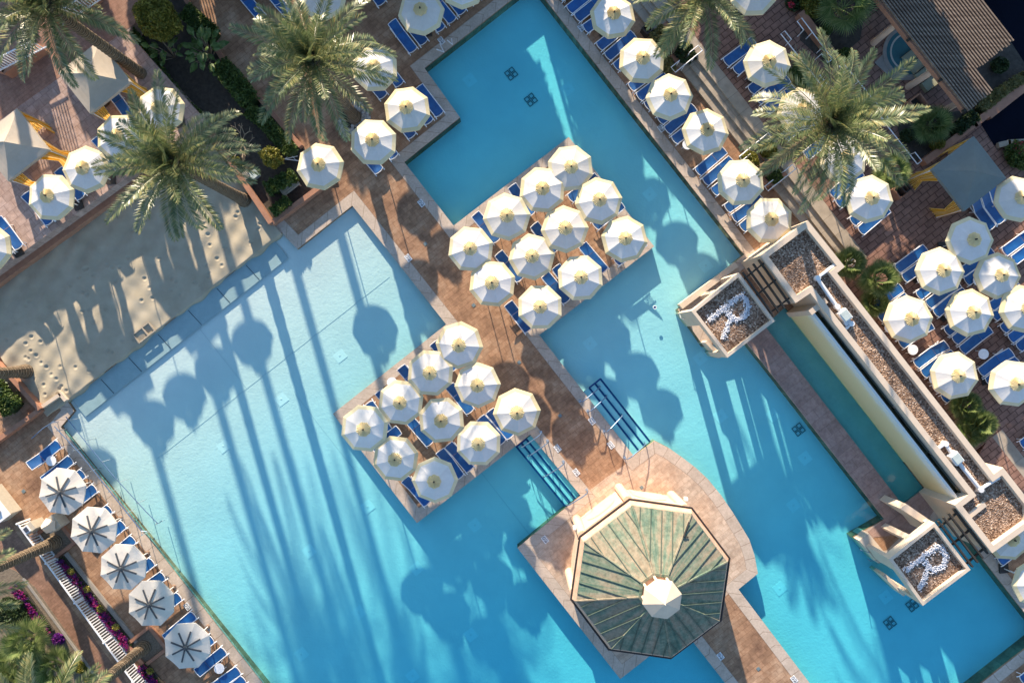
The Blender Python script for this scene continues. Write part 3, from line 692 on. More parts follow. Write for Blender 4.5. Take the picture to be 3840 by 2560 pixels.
palm('date_palm', (1330, 442), 0, 8.4, 'big date palm whose crown covers the loungers left of the upper pool', 11)
palm('date_palm', (919, 752), 0, 8.5, 'date palm at the sand corner, its trunk leaning over the garden wall', 23)
palm('date_palm', (571, 306), ZT * 0, 9.2, 'tall date palm at the upper left corner above the grey cabanas', 31)
palm('date_palm', (2512, 188), .3, 6.7, 'slender date palm in the small planter by the upper steps', 43, 30, 3.6, r=.22)
palm('date_palm', (2862, 640), .4, 8.5, 'widest date palm, covering umbrellas and loungers on the right', 59, 40, 4.05)
palm('date_palm', (212, 2030), 0, 8.6, 'leaning palm trunk rising from the gravel square beside the white railing', 61)
palm('date_palm', (543, 2424), 0, 8.6, 'palm trunk crossing the white railing at the bottom edge', 67)
palm('date_palm', (102, 1392), 0, 8.6, 'short stretch of palm trunk at the left edge beside the sand', 71)
def fan_crown(name, parent, seed, n=26, L=1.0, m='fan', up=70):
    rg = np.random.default_rng(seed); V_ = []
    for i in range(n):
        az = i * 2.39996; q = i / n; el = R(up - (up + 15) * q + rg.uniform(-8, 8)); st_ = L * rg.uniform(.45, .6)
        T = np.array([math.cos(el) * math.cos(az), math.cos(el) * math.sin(az), math.sin(el)]); side = np.array([-math.sin(az), math.cos(az), 0]); nrm = np.cross(T, side)
        P = T * st_; V_.append(np.array([-side * .012, P - side * .012, P + side * .012, side * .012]))
        for k in range(22):
            a = R(-105 + 210 * k / 21); D = T * math.cos(a) + side * math.sin(a) + nrm * (.12 - .1 * abs(math.sin(a))); ln = L * .62 * (1 - .25 * abs(math.sin(a / 2))) * rg.uniform(.9, 1.1)
            tip = P + D * ln; tip[2] -= .12 * ln; wv_ = np.cross(D, nrm) * .03; mid = P + D * ln * .55
            V_.append(np.array([P, mid - wv_, tip, mid + wv_]))
    return quads(name, np.concatenate(V_), 4, m, parent)
def fan_palm(px, z0, h, L, label, seed, n=26, group=None):
    t = thing('fan_palm', label, 'palm', W(*px, z0 + h) + (z0,), 0, group)
    MB().tube([(0, 0, -.05), (0, 0, h)], [.16, .12], 10).build('trunk', 'bark', t)
    c = fan_crown('crown', t, seed, n, L); c.location = (0, 0, h); return t
for px, z, h, L, lab in [((3185, 985), ZR, .7, .95, 'left fan palm of the trio beside the upper flat roof'), ((3293, 1045), ZR, 1.0, 1.1, 'largest fan palm beside the flat roof with a stubby trunk'), ((3278, 1135), ZR, .6, .8, 'lowest fan palm of the trio against the roof parapet'),
    ((3618, 1515), ZR, .6, .85, 'bright fan palm just below the terrace umbrella at the roof'), ((3668, 1585), ZR, .8, .95, 'right fan palm of the lower clump by the steps'), ((3640, 1610), ZR, .5, .95, 'lower left fan palm of the clump by the steps'),
    ((3345, 642), ZR, 1.2, 1.0, 'fan palm below the big palm, left of the grey cabana'), ((3165, 30), ZR, 2.0, 1.5, 'large pale fan palm in the garden at the top right'), ((3490, 470), ZR, .8, 1.1, 'dark fan palm in shade beside the pergola foot'),
    ((105, 2400), 0, 1.6, 1.3, 'leafy palm in the lower left bed, nearest the purple flowers'), ((215, 2500), 0, 1.2, 1.2, 'leafy palm in the lower left bed close to the bottom edge'), ((60, 2480), 0, 1.0, 1.2, 'dark leafy palm in the middle of the lower left bed'), ((25, 2560), 0, 1.8, 1.4, 'leafy palm at the bottom left corner')]:
    fan_palm(px, z, h, L, lab, int(px[0]))
def cloud(name, parent, m, n, sampler, size, seed=1, flat=0.0):
    rg = np.random.default_rng(seed); P = sampler(rg, n); a = rg.normal(size=(n, 3)); a[:, 2] *= 1 - flat; a /= np.linalg.norm(a, axis=1, keepdims=True)
    b = rg.normal(size=(n, 3)); b -= a * (a * b).sum(1, keepdims=True); b /= np.linalg.norm(b, axis=1, keepdims=True)
    s = (size * rg.uniform(.6, 1.3, n))[:, None]
    Q = np.stack([P - a * s, P + b * s * .45, P + a * s, P - b * s * .45], 1); return quads(name, Q.reshape(-1, 3), 4, m, parent)
def ell(cx, cy, cz, rx, ry, rz, lump=.25):
    def f(rg, n):
        d = rg.normal(size=(n, 3)); d /= np.linalg.norm(d, axis=1, keepdims=True); r = rg.uniform(.55, 1, n) ** .6
        r *= 1 + lump * np.sin(d[:, 0] * 5 + cx) * np.sin(d[:, 1] * 4 + cy) * np.cos(d[:, 2] * 3); return d * r[:, None] * np.array([rx, ry, rz]) + np.array([cx, cy, cz])
    return f
def hedge_s(pts, wd, h):                      # leaves filling a hedge along a world polyline, dense near its skin
    P = np.array(pts); seg = P[1:] - P[:-1]; Ls = np.linalg.norm(seg, axis=1); cum = Ls / Ls.sum()
    def f(rg, n):
        i = rg.choice(len(Ls), n, p=cum); t = rg.uniform(0, 1, n)[:, None]; d = seg[i] / Ls[i][:, None]; nn = np.stack([-d[:, 1], d[:, 0]], 1)
        o_ = rg.uniform(-1, 1, n); zz = h * rg.uniform(0, 1, n) ** .35; w_ = wd / 2 * (1 + .15 * np.sin(t[:, 0] * 30 + i))
        q = P[i] + seg[i] * t + nn * (o_ * w_)[:, None]; return np.stack([q[:, 0], q[:, 1], zz * (1 + .08 * np.sin(q[:, 0] * 4) * np.cos(q[:, 1] * 5))], 1)
    return f
def hedge(label, pts, wd, h, n, z0=0, m='hedge', seed=1):
    t = thing('hedge', label, 'hedge', W(*pts[0], z0) + (z0,)); o = W(*pts[0], z0)
    wpz = [(W(*p, z0)[0] - o[0], W(*p, z0)[1] - o[1]) for p in pts]
    cloud('foliage', t, m, n, hedge_s(wpz, wd, h), .085, seed)
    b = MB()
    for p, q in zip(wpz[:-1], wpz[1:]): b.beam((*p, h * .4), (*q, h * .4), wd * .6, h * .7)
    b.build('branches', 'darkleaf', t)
hedge('clipped hedge along the terrace side of the garden', [(497, 130), (560, 210), (620, 300), (700, 405), (775, 470)], .85, 1.0, 9000, 0, 'hedge', 2)
hedge('dense hedge along the pool side of the garden below the broad leaves', [(845, 265), (905, 330), (960, 400)], 1.1, 1.1, 6000, 0, 'hedge', 3)
hedge('long narrow hedge beside the reddish wall near the single umbrella', [(945, 425), (1010, 470), (1060, 530), (1110, 585)], .8, .9, 6000, 0, 'hedge', 4)
hedge('short bright hedge beside the wooden bench', [(1015, 720), (1120, 665)], .75, .9, 4000, 0, 'hedge', 5)
hedge('lowest hedge block in the garden corner below the bench', [(1035, 805), (1095, 755)], .6, .7, 2600, 0, 'hedge', 6)
hedge('hedge strip at the top of the garden beside the paving', [(715, 60), (770, 110), (820, 150)], .9, .9, 5000, 0, 'hedge', 7)
hedge('leafy planting between the right umbrellas and the paved ramp', [(2970, 255), (3000, 300), (3020, 330)], .9, .6, 3500, ZR, 'banana', 8)
hedge('trailing pale shrub along the pond wall', [(3660, 420), (3740, 350), (3835, 290)], .6, .5, 3000, ZR, 'dryleaf', 9)
hedge('low shrub band beside the lower pond wall', [(3560, 500), (3640, 440)], .7, .6, 2500, ZR, 'darkleaf', 10)
hedge('bright shrub row at the left edge beside the sand', [(0, 1440), (45, 1500), (80, 1530)], 1.1, .9, 4500, 0, 'hedge', 12)
def bush(label, px, z0, r, h, m='hedge', n=2500, name='shrub', size=.08, trunk=.0, cat='shrub'):
    zc = trunk + h / 2; t = thing(name, label, cat, W(*px, z0 + zc) + (z0,))
    cloud('foliage', t, m, n, ell(0, 0, zc, r, r, h / 2), size, int(px[0] + px[1]))
    MB().tube([(0, 0, 0), (0.03, .02, zc)], [.07, .04], 7).build('stem', 'bark', t); return t
bush('yellow green tree with a rounded crown in the upper garden', (590, 70), 0, 1.15, 1.9, 'yellowleaf', 9000, 'small_tree', .09, 1.0, 'tree')
bush('small yellow leaved shrub in the middle of the garden', (1018, 590), 0, .62, 1.0, 'yellowleaf', 1600, trunk=.5)
bush('small yellowish shrub near the dead branches', (880, 610), 0, .4, .6, 'yellowleaf', 900)
bush('clipped green ball left of the paved court', (3098, 112), ZR, .30, .6, 'hedge', 1600)
bush('clipped green ball on the corner of the paved court', (3170, 205), ZR, .36, .7, 'hedge', 2000)
bush('green ball shrub beside the looped handrail', (3342, 428), ZR, .34, .65, 'hedge', 1800)
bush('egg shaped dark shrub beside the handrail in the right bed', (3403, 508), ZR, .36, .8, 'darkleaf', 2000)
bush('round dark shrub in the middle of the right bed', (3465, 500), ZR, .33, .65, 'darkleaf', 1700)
bush('half lit round shrub in the right bed', (3530, 480), ZR, .36, .7, 'hedge', 1900)
bush('bright round shrub next to the reddish wall by the cabana', (3515, 540), ZR, .38, .7, 'yellowleaf', 2200)
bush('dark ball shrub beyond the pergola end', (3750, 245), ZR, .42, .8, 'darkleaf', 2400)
bush('yellow green ground shrub at the foot of the small planter palm', (2490, 145), .25, .75, .5, 'dryleaf', 2600)
bush('dark green ground shrub right of the small planter palm', (2572, 200), .25, .6, .5, 'darkleaf', 2000)
bush('mossy ground shrub at the lower end of the small planter', (2500, 245), .25, .5, .4, 'dryleaf', 1600)
bush('bright yellow shrub in the planter below the long handrail', (2880, 560), .35, .5, .8, 'yellowleaf', 2600)
bush('second yellow shrub overlapped by the umbrella border', (2810, 600), .35, .5, .8, 'yellowleaf', 2400)
bush('small green shrub under the palm fronds by the steps', (2905, 660), .35, .45, .5, 'hedge', 1500)
bush('fluffy shrub at the upper edge of the court garden', (3050, 20), ZR, .7, .9, 'yellowleaf', 3000)
bush('shrub with red flowers at the top edge near the rail', (2975, 15), ZR, .4, .5, 'darkleaf', 1500)
bush('flowering shrub with pink blossoms right of the grey cabana', (3825, 580), ZR, .8, .9, 'hedge', 3500)
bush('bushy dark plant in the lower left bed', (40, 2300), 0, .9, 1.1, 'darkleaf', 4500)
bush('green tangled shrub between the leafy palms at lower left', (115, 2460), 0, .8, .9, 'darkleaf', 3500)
bush('fresh green low shrub on the gravel soil near the bottom', (300, 2500), 0, .35, .3, 'yellowleaf', 800)
bush('bright green tuft at the bottom edge on gravel soil', (345, 2555), 0, .4, .3, 'yellowleaf', 800)
bush('dark purple flowering clump alone on the gravel soil', (218, 2395), 0, .32, .35, 'purple', 1200)
bush('pink blossoms scattered over the shrub by the cabana', (3835, 560), ZR + .5, .5, .4, 'red', 260, 'flower_cluster', .05, 0, 'flowers')
bush('red blossoms on the plant at the top edge', (2968, 18), ZR + .35, .18, .2, 'red', 160, 'flower_cluster', .05, 0, 'flowers')
# broad leaved plants
def broad(label, px, n, L, seed):
    t = thing('broad_leaved_plant', label, 'plant', W(*px, .8) + (0,)); rg = np.random.default_rng(seed); V_ = []; m = MB()
    for i in range(n):
        az = i * 2.39996 + rg.uniform(-.3, .3); r0 = rg.uniform(.1, .75) * L; el = R(rg.uniform(10, 60)); base = np.array([math.cos(az) * r0, math.sin(az) * r0, rg.uniform(.7, 1.6)])
        T = np.array([math.cos(el) * math.cos(az), math.cos(el) * math.sin(az), math.sin(el)]); sd_ = np.array([-math.sin(az), math.cos(az), 0]); ln = L * rg.uniform(.45, .7); wd = ln * .24; nr = np.cross(T, sd_)
        rib = [base + T * ln * s - np.array([0, 0, .35 * ln * s * s]) for s in (0, .3, .65, 1)]; ws = (.15, 1, .85, .03)
        for k in range(3):
            for sg in (-1, 1):
                q = [rib[k], rib[k + 1], rib[k + 1] + sd_ * sg * wd * ws[k + 1] + nr * -.1 * wd, rib[k] + sd_ * sg * wd * ws[k] + nr * -.1 * wd]; V_.append(np.array(q))
        m.tube([(0, 0, 0), tuple(base)], .02, 5)
    quads('leaves', np.concatenate(V_), 4, 'banana', t); m.build('stems', 'branch', t)
broad('broad leaved plant in full light in the upper garden', (770, 195), 34, 1.25, 5); broad('shaded broad leaved plant left of the bright one', (630, 195), 18, 1.0, 9)
# bare branched shrubs
def bare(label, px, z0, r, seed, n=7):
    t = thing('bare_shrub', label, 'shrub', W(*px, z0 + .6) + (z0,)); rd = random.Random(seed); m = MB()
    for i in range(n):
        a = 6.283 * i / n + rd.uniform(-.3, .3); p = Vector((0, 0, .25)); d = Vector((math.cos(a), math.sin(a), .45)); L = r * .42
        def grow(p, d, L, k, rad):
            q = p + d.normalized() * L; m.tube([p, q], [rad, rad * .75], 6)
            if k: 
                for s_ in (-1, 1): 
                    e = Matrix.Rotation(s_ * rd.uniform(.3, .8), 3, 'Z') @ d; e.z += rd.uniform(0, .3); grow(q, e, L * rd.uniform(.55, .8), k - 1, rad * .75)
        grow(p, d, L, 2, .035)
    m.tube([(0, 0, 0), (0, 0, .3)], .06, 7); m.build('branches', 'branch', t)
bare('leafless shrub with pale forked branches in the shaded garden', (898, 530), 0, 1.25, 3); bare('pale leafless frangipani shrub crossing the handrail', (2985, 215), ZR, .95, 8, 6)
# flower strip with its yellow plants
def strip_flowers(label, p0, p1, seed, n):
    t = thing('flower_bed', label, 'flower bed', W(*p0) + (0,)); o = W(*p0); q = W(*p1); d = (q[0] - o[0], q[1] - o[1])
    cloud('leaves', t, 'darkleaf', 2600, hedge_s([(0, 0), d], .52, .22), .06, seed)
    rg = np.random.default_rng(seed); L = math.hypot(*d); dirv = np.array(d) / L; nv = np.array([-dirv[1], dirv[0]])
    for name, m, frac in (('magenta_blossoms', 'magenta', .55), ('purple_blossoms', 'purple', .45)):
        cs = []
        for k in range(int(n * frac)):
            s = rg.uniform(0, L); cs.append((*(dirv * s + nv * rg.uniform(-.23, .23)), .24 + rg.uniform(0, .08)))
        cs = np.array(cs)
        def smp(rg_, nn): return cs[rg_.integers(0, len(cs), nn)] + rg_.normal(size=(nn, 3)) * np.array([.045, .045, .02])
        cloud(name, t, m, int(n * frac) * 16, smp, .04, seed + 3, .5)
    MB().beam((0, 0, .06), (*d, .06), .62, .12).build('soil', 'soil', t)
strip_flowers('magenta and purple flower strip along the white railing', (228, 2093), (492, 2420), 4, 260)
strip_flowers('shorter purple flower strip at the bottom edge past the palm trunk', (535, 2490), (640, 2620), 8, 110)
for k, (lab, x, y) in enumerate([('yellow flowering plant nearest the palm in the flower strip', 265, 2142), ('dull yellow plant in the middle of the flower strip', 325, 2208), ('largest yellow flowering plant beside the pink blossoms', 376, 2282), ('yellow flowering plant near the end of the flower strip', 434, 2350), ('yellow flowering plant in the bottom flower strip', 563, 2515)]):
    bush(lab, (x, y), .2, .2, .25, 'yellow', 500, 'flowering_plant', .04, 0, 'plant')
strip_flowers('dark purple flower border in the shaded lower left bed', (60, 2190), (190, 2370), 14, 150)

# ------------------------------------------------------------------ domed pavilion on the round deck
gx, gy = W(2386, 2079); t = thing('pavilion', 'eight sided pavilion with a green copper roof and small cream lantern', 'pavilion', (gx, gy, 0)); g0 = R(14.5)
def octp(r, z): return [(r * math.cos(g0 + math.pi / 4 * j), r * math.sin(g0 + math.pi / 4 * j), z) for j in range(8)]
m = MB(); m.rings([(3.94, 0), (3.94, 3.7)], 8, rot=g0); m.rings([(4.05, 3.6), (4.12, 3.75), (4.2, 3.95)], 8, rot=g0); m.build('wall', 'gazstucco', t)
m = MB(); m.rings([(4.28, 3.9), (4.30, 4.06), (4.22, 4.06), (4.20, 3.95)], 8, rot=g0); m.build('gutter_edge', 'darktrim', t)
m = MB(); m.rings([(4.22, 3.97), (4.05, 4.40), (4.0, 4.42)], 8, rot=g0); m.build('gutter', 'gutterpaint', t)
roof = MB(); nr_ = 10
for j in range(8):
    a, b = Vector(octp(4.02, 4.41)[j]), Vector(octp(4.02, 4.41)[(j + 1) % 8]); c_, d_ = Vector(octp(.98, 5.96)[j]), Vector(octp(.98, 5.96)[(j + 1) % 8])
    roof.add([a, b, d_, c_], [(0, 1, 2, 3)])
ro = roof.build('roof', 'copper', t)
sm = MB()
for j in range(8):
    a, b = Vector(octp(4.0, 4.42)[j]), Vector(octp(4.0, 4.42)[(j + 1) % 8]); c_, d_ = Vector(octp(.98, 5.97)[j]), Vector(octp(.98, 5.97)[(j + 1) % 8])
    mid0, mid1 = (a + b) / 2, (c_ + d_) / 2; up = (mid1 - mid0); half = (b - a).length / 2; half1 = (d_ - c_).length / 2; along = (b - a).normalized()
    for k in (-2, -1, 0, 1, 2):
        o_ = along * (k * .56); tt = 1.0 if abs(k * .56) <= half1 else (half - abs(k * .56)) / (half - half1); p = mid0 + o_; q = mid0 + o_ + up * min(1, tt)
        sm.beam(p + Vector((0, 0, .03)), q + Vector((0, 0, .02)), .03, .07)
sm.build('roof_seams', 'seam', ro)
hp = MB()
for a, c_ in zip(octp(4.01, 4.42), octp(.98, 5.97)): hp.tube([a, c_], .055, 6)
hp.build('hip_ridges', 'copper', ro)
lan = MB(); lan.rings([(1.0, 5.86), (1.0, 6.06), (.86, 6.06), (.80, 5.96)], 8, rot=g0).build('lantern_curb', 'copper', t)
MB().cyl((0, 0), .9, .9, 5.9, 5.99, 8, 0, g0).build('lantern_floor', 'gutterpaint', t)
l2 = MB().rings([(.62, 5.9), (.62, 6.8)], 8, rot=g0).build('lantern', 'stucco', t)
m = MB()
for p in octp(.80, 0): m.cyl(p[:2], 0.07, .07, 5.9, 6.85, 8)
m.build('column', 'stucco', l2)
m = MB(); m.rings([(.97, 6.8), (.97, 6.9), (.88, 6.96), (.02, 7.5)], 8, rot=g0, captop=True).build('lantern_cap', 'stucco', l2)
MB().tube([(0, 0, 7.46), (0, 0, 7.64)], [.05, .02], 8).build('finial', 'stucco', l2)
pil = MB()
for p in octp(3.98, 0): MB().cyl(p[:2], .27, .25, 0, 3.2, 12).build('column', 'gazstucco', t)
for j in range(8):
    a, b = Vector(octp(3.99, 0)[j]), Vector(octp(3.99, 0)[(j + 1) % 8]); mdl = (a + b) / 2; out = mdl.normalized(); al = (b - a).normalized()
    m = MB(); ps = []
    w_, hh = .95, 1.2
    pts = [(-w_, 0), (w_, 0), (w_, hh)] + [(w_ * math.cos(x), hh + .75 * math.sin(x)) for x in [math.pi * k / 10 for k in range(1, 10)]] + [(-w_, hh)]
    vs = [mdl - out * .02 + al * x + Vector((0, 0, z)) for x, z in pts]; m.add(vs, [tuple(range(len(vs)))]); m.build('arch_opening', 'gazstucco', t)
    MB().beam(a + out * .05 + al * .3 + Vector((0, 0, 3.25)), b + out * .05 - al * .3 + Vector((0, 0, 3.25)), .3, .22).build('cornice', 'stucco', t)
for j in (1, 3, 5, 7):
    p = Vector(octp(4.4, 2.5)[j]); MB().box(p, (.16, .16, .34)).build('wall_lamp', 'marker', t)
aa = octp(3.6, 4.3)[1]; MB().tube([(aa[0], aa[1], 4.7), (aa[0] * .8, aa[1] * .8, 5.1), (aa[0] * .95, aa[1] * .78, 4.95)], .035, 6).build('roof_cable', 'darktrim', t)

# ------------------------------------------------------------------ long flat roofed building with the waterfall wall
ZP = 3.25
BP = [(2853, 958), (3029, 826), (3168, 1000), (3139, 1024), (3727, 1777), (3762, 1752), (3960, 2005), (3940, 2020), (3905, 1945), (3721, 2073), (3580, 1893), (3632, 1853), (3039, 1099), (2984, 1136)]
BP = [(2853, 958), (3029, 826), (3168, 1000), (3139, 1024), (3727, 1777), (3762, 1752), (3872, 1893), (3872, 1965), (3721, 2073), (3580, 1893), (3632, 1853), (3039, 1099), (2984, 1136)]
bw = ccw(wp(BP, ZP)); cx_ = sum(p[0] for p in bw) / len(bw); cy_ = sum(p[1] for p in bw) / len(bw)
t = thing('flat_roof_building', 'long low cream building with a gravel roof and parapet', 'building', (cx_, cy_, 0)); L_ = lambda P: [(x - cx_, y - cy_) for x, y in P]
inn = inset(bw, .30); m = MB(); n = len(bw)
lo, li = L_(bw), L_(inn)
m.add([(*p, 0) for p in lo] + [(*p, ZP) for p in lo] + [(*p, ZP) for p in li] + [(*p, 2.85) for p in li],
      [(j, (j + 1) % n, n + (j + 1) % n, n + j) for j in range(n)] + [(n + j, n + (j + 1) % n, 2 * n + (j + 1) % n, 2 * n + j) for j in range(n)] + [(2 * n + j, 2 * n + (j + 1) % n, 3 * n + (j + 1) % n, 3 * n + j) for j in range(n)])
m.build('wall', 'stucco', t)
MB().prism(L_(inset(bw, .29)), 2.7, 2.93).build('roof', 'gravel', t)
# waterfall wall, channel and its end piers
w0, w1 = Vector((*W(2964, 1183), 0)), Vector((*W(3505, 1877), 0)); ctr = (w0 + w1) / 2
t = thing('waterfall_wall', 'pale yellow stained waterfall wall along the shaded basin', 'wall', ctr); d_ = (w1 - w0).normalized(); nn = Vector((-d_.y, d_.x, 0)); nn = nn if nn.x > 0 else -nn
pp = [w0 - ctr, w1 - ctr, w1 + nn * .14 - ctr, w0 + nn * .14 - ctr]; MB().prism([(p.x, p.y) for p in pp], -.6, 2.85).build('face', 'weir', t)
pc = [w0 + nn * .12 - ctr, w1 + nn * .12 - ctr, w1 + nn * .95 - ctr, w0 + nn * .95 - ctr]; MB().prism([(p.x, p.y) for p in pc], 0, 2.45).build('channel', 'algae', t)
a = w0 + nn * .5 - ctr + d_ * .5; b = w1 + nn * .5 - ctr - d_ * .5
for k in range(4): MB().tube([a + (b - a) * (k / 4 + .008) + Vector((0, 0, 2.55)), a + (b - a) * ((k + 1) / 4 - .008) + Vector((0, 0, 2.55))], .11, 8).build('pipe', 'algae', t)
for e in (w0 - d_ * .12, w1 + d_ * .1): MB().box(e + nn * .45 - ctr + Vector((0, 0, 1.5)), (1.1, .3, 3.05), math.atan2(nn.y, nn.x)).build('end_pier', 'stucco', t)
# roof pipes with pump boxes
def pipe(label, pts, box, box2=None):
    t = thing('roof_pipe', label, 'pipe', W3(*pts[0], 2.93)); o = Vector(t.location); q = [Vector(W3(*p, 2.93)) - o + Vector((0, 0, .14)) for p in pts]
    MB().tube(q, .115, 10).build('pipe', 'pipe', t)
    for p in q[1:-1]: MB().cyl((p.x, p.y), .15, .15, .0, .28, 10).build('elbow', 'pipe', t)
    b = Vector(W3(*box, 2.93)) - o; MB().box(b + Vector((0, 0, .2)), (.5, .62, .4), AV + R(90)).build('pump_box', 'pipe', t); MB().box(b + Vector((0, 0, .42)), (.4, .5, .06), AV + R(90)).build('pump_lid', 'greybox', t)
    if box2: b = Vector(W3(*box2, 2.93)) - o; MB().box(b + Vector((0, 0, .12)), (.22, .26, .24), AV).build('junction_box', 'pipe', t)
pipe('peeling white pipe with a grey pump box near the upper roof end', [(3125, 995), (3060, 1044), (3133, 1150), (3186, 1214), (3152, 1245)], (3158, 1183), (3168, 1212))
pipe('white pipe with a grey pump box near the lower roof end', [(3494, 1690), (3537, 1661), (3568, 1706), (3668, 1832), (3738, 1786)], (3572, 1714))
def rplanter(label, L, T, Rr, B, wide, foot):
    Q = ccw(wp([L, T, Rr, B], 3.0)); cx_, cy_ = sum(p[0] for p in Q) / 4, sum(p[1] for p in Q) / 4
    t = thing('roof_planter', label, 'planter', (cx_, cy_, 0)); lo = [(x - cx_, y - cy_) for x, y in Q]; li = inset(lo, .17); n = 4; m = MB()
    zb = 2.4
    m.add([(*p, zb) for p in lo] + [(*p, 3.0) for p in lo] + [(*p, 3.0) for p in li] + [(*p, 2.7) for p in li],
          [(j, (j + 1) % n, n + (j + 1) % n, n + j) for j in range(n)] + [(n + j, n + (j + 1) % n, 2 * n + (j + 1) % n, 2 * n + j) for j in range(n)] + [(2 * n + j, 2 * n + (j + 1) % n, 3 * n + (j + 1) % n, 3 * n + j) for j in range(n)] + [(3, 2, 1, 0)])
    for j in range(4):                       # two closed sides, two open sides standing on piers
        p, q = Vector((*lo[j], 0)), Vector((*lo[(j + 1) % 4], 0)); e = (q - p).normalized(); inn_ = Vector((-e.y, e.x, 0)) * .11
        side_ = abs(e.x * V[0] + e.y * V[1]) > .8
        if side_:
            a_, b_ = (p, q) if p.y > q.y else (q, p); e2 = (b_ - a_).normalized(); m.beam(a_ + inn_ + Vector((0, 0, .85)), a_ + inn_ + e2 * .95 + Vector((0, 0, .85)), .22, 3.1); m.beam(b_ + inn_ + Vector((0, 0, .85)), b_ + inn_ - e2 * .32 + Vector((0, 0, .85)), .22, 3.1)
        else:
            span = (q - p).length; c_ = p + e * (span * .47) + inn_; m.box(c_ + Vector((0, 0, .85)), (.34, .22, 3.1), math.atan2(e.y, e.x))
    m.build('wall', 'stucco', t); MB().prism(inset(lo, .16), 2.5, 2.74).build('gravel', 'gravel', t)
    rd = np.random.default_rng(int(L[0])); stro = []
    def seg(p, q, w_):
        k = int(math.hypot(q[0] - p[0], q[1] - p[1]) / 3.0) * 7
        for i in range(k): s = rd.uniform(); stro.append((p[0] + (q[0] - p[0]) * s + rd.normal() * w_, p[1] + (q[1] - p[1]) * s + rd.normal() * w_))
    # letter R: (along its upright, across) in photo pixels from its foot
    def P(a, c): return (foot[0] + a * .788 + c * .6157, foot[1] - a * .6157 + c * .788)
    w_ = 5.2; seg(P(0, 0), P(150, 0), w_); seg(P(158, 6), P(152, 52), w_); seg(P(152, 50), P(120, 74), w_); seg(P(120, 74), P(82, 64), w_); seg(P(82, 64), P(72, 8), w_); seg(P(80, 40), P(-2, 88), w_)
    Vq = []
    for px, py in stro:
        x, y = W(px, py, 2.78); s_ = rd.uniform(.035, .07); r_ = rd.uniform(0, 3.14); z = 2.745 + rd.uniform(0, .03); x -= cx_; y -= cy_
        e = [np.array([x + s_ * math.cos(r_ + k * 1.5708) * (1 if k % 2 else .75), y + s_ * math.sin(r_ + k * 1.5708) * (1 if k % 2 else .75), z]) for k in range(4)]; top = np.array([x, y, z + s_ * 1.1])
        for k in range(4): Vq.append(np.array([e[k], e[(k + 1) % 4], top]))
    o = quads('pebble_letter', np.concatenate(Vq), 3, 'pebble', t); o['kind'] = 'stuff'
    return t, cx_, cy_
t, ox, oy = rplanter('upper planter tower whose gravel bed carries a white pebble letter R', (2593, 1166), (2771, 1022), (2907, 1203), (2728, 1341), 0, (2657, 1201))
def wall_rel(t, ox, oy, poly, z0, z1, name='wing_wall', m='stucco'):
    MB().prism([(x - ox, y - oy) for x, y in wp(poly, z1)], z0, z1).build(name, m, t)
wall_rel(t, ox, oy, [(2644, 1284), (2652, 1276), (2712, 1330), (2700, 1342)], -.6, .9)
wall_rel(t, ox, oy, [(2560, 1158), (2770, 1000), (2756, 983), (2546, 1141)], -.3, .25, 'ledge')
MB().tube([Vector(W3(2548, 1172, .2)) - Vector((ox, oy, 0)), Vector(W3(2552, 1192, .6)) - Vector((ox, oy, 0)), Vector(W3(2568, 1196, .6)) - Vector((ox, oy, 0)), Vector(W3(2574, 1186, .3)) - Vector((ox, oy, 0))], .025, 6).build('grab_rail', 'chrome', t)
t, ox, oy = rplanter('lower planter tower with the second white pebble letter R', (3333, 2095), (3505, 1958), (3640, 2135), (3461, 2270), 0, (3398, 2138))
wall_rel(t, ox, oy, [(3222, 2026), (3258, 1998), (3330, 2086), (3296, 2112)], -.7, .6)
wall_rel(t, ox, oy, [(3310, 2158), (3320, 2150), (3400, 2222), (3390, 2235)], -.6, .9)
wall_rel(t, ox, oy, [(3398, 1888), (3376, 1906), (3478, 1972), (3500, 1958)], -.5, 2.2)
for a_, b_ in (((3222, 2054), (3260, 2070)), ((3254, 2094), (3292, 2100))):
    q = [Vector(W3(*a_, .0)) - Vector((ox, oy, 0)), Vector(W3(a_[0] + 8, a_[1] + 8, .7)) - Vector((ox, oy, 0)), Vector(W3(*b_, .7)) - Vector((ox, oy, 0)), Vector(W3(*b_, .1)) - Vector((ox, oy, 0))]; MB().tube(q, .025, 6).build('grab_rail', 'steel', t)
def trellis(label, T0, T1, B1, B0, nl=4, nc=3, z=3.0):
    P = [Vector(W3(*p, z)) for p in (T0, T1, B1, B0)]; o = sum(P, Vector()) / 4; P = [p - Vector((o.x, o.y, 0)) for p in P]; t = thing('trellis', label, 'trellis', (o.x, o.y, 0))
    for k in range(nl):
        s = (k + .3) / nl; MB().beam(P[0].lerp(P[1], s), P[3].lerp(P[2], s), .085, .16).build('beam', 'beam', t)
    for k in range(nc):
        s = (.12, .5, .92)[k]; MB().beam(P[0].lerp(P[3], s) - Vector((0, 0, .13)), P[1].lerp(P[2], s) - Vector((0, 0, .13)), .075, .12).build('cross_beam', 'beam', t)
    return t
trellis('dark timber trellis between the upper planter and the flat roof', (2778, 1026), (2858, 962), (2975, 1128), (2895, 1190))
trellis('dark timber trellis between the lower planter and the flat roof', (3512, 1958), (3588, 1896), (3716, 2062), (3640, 2128))

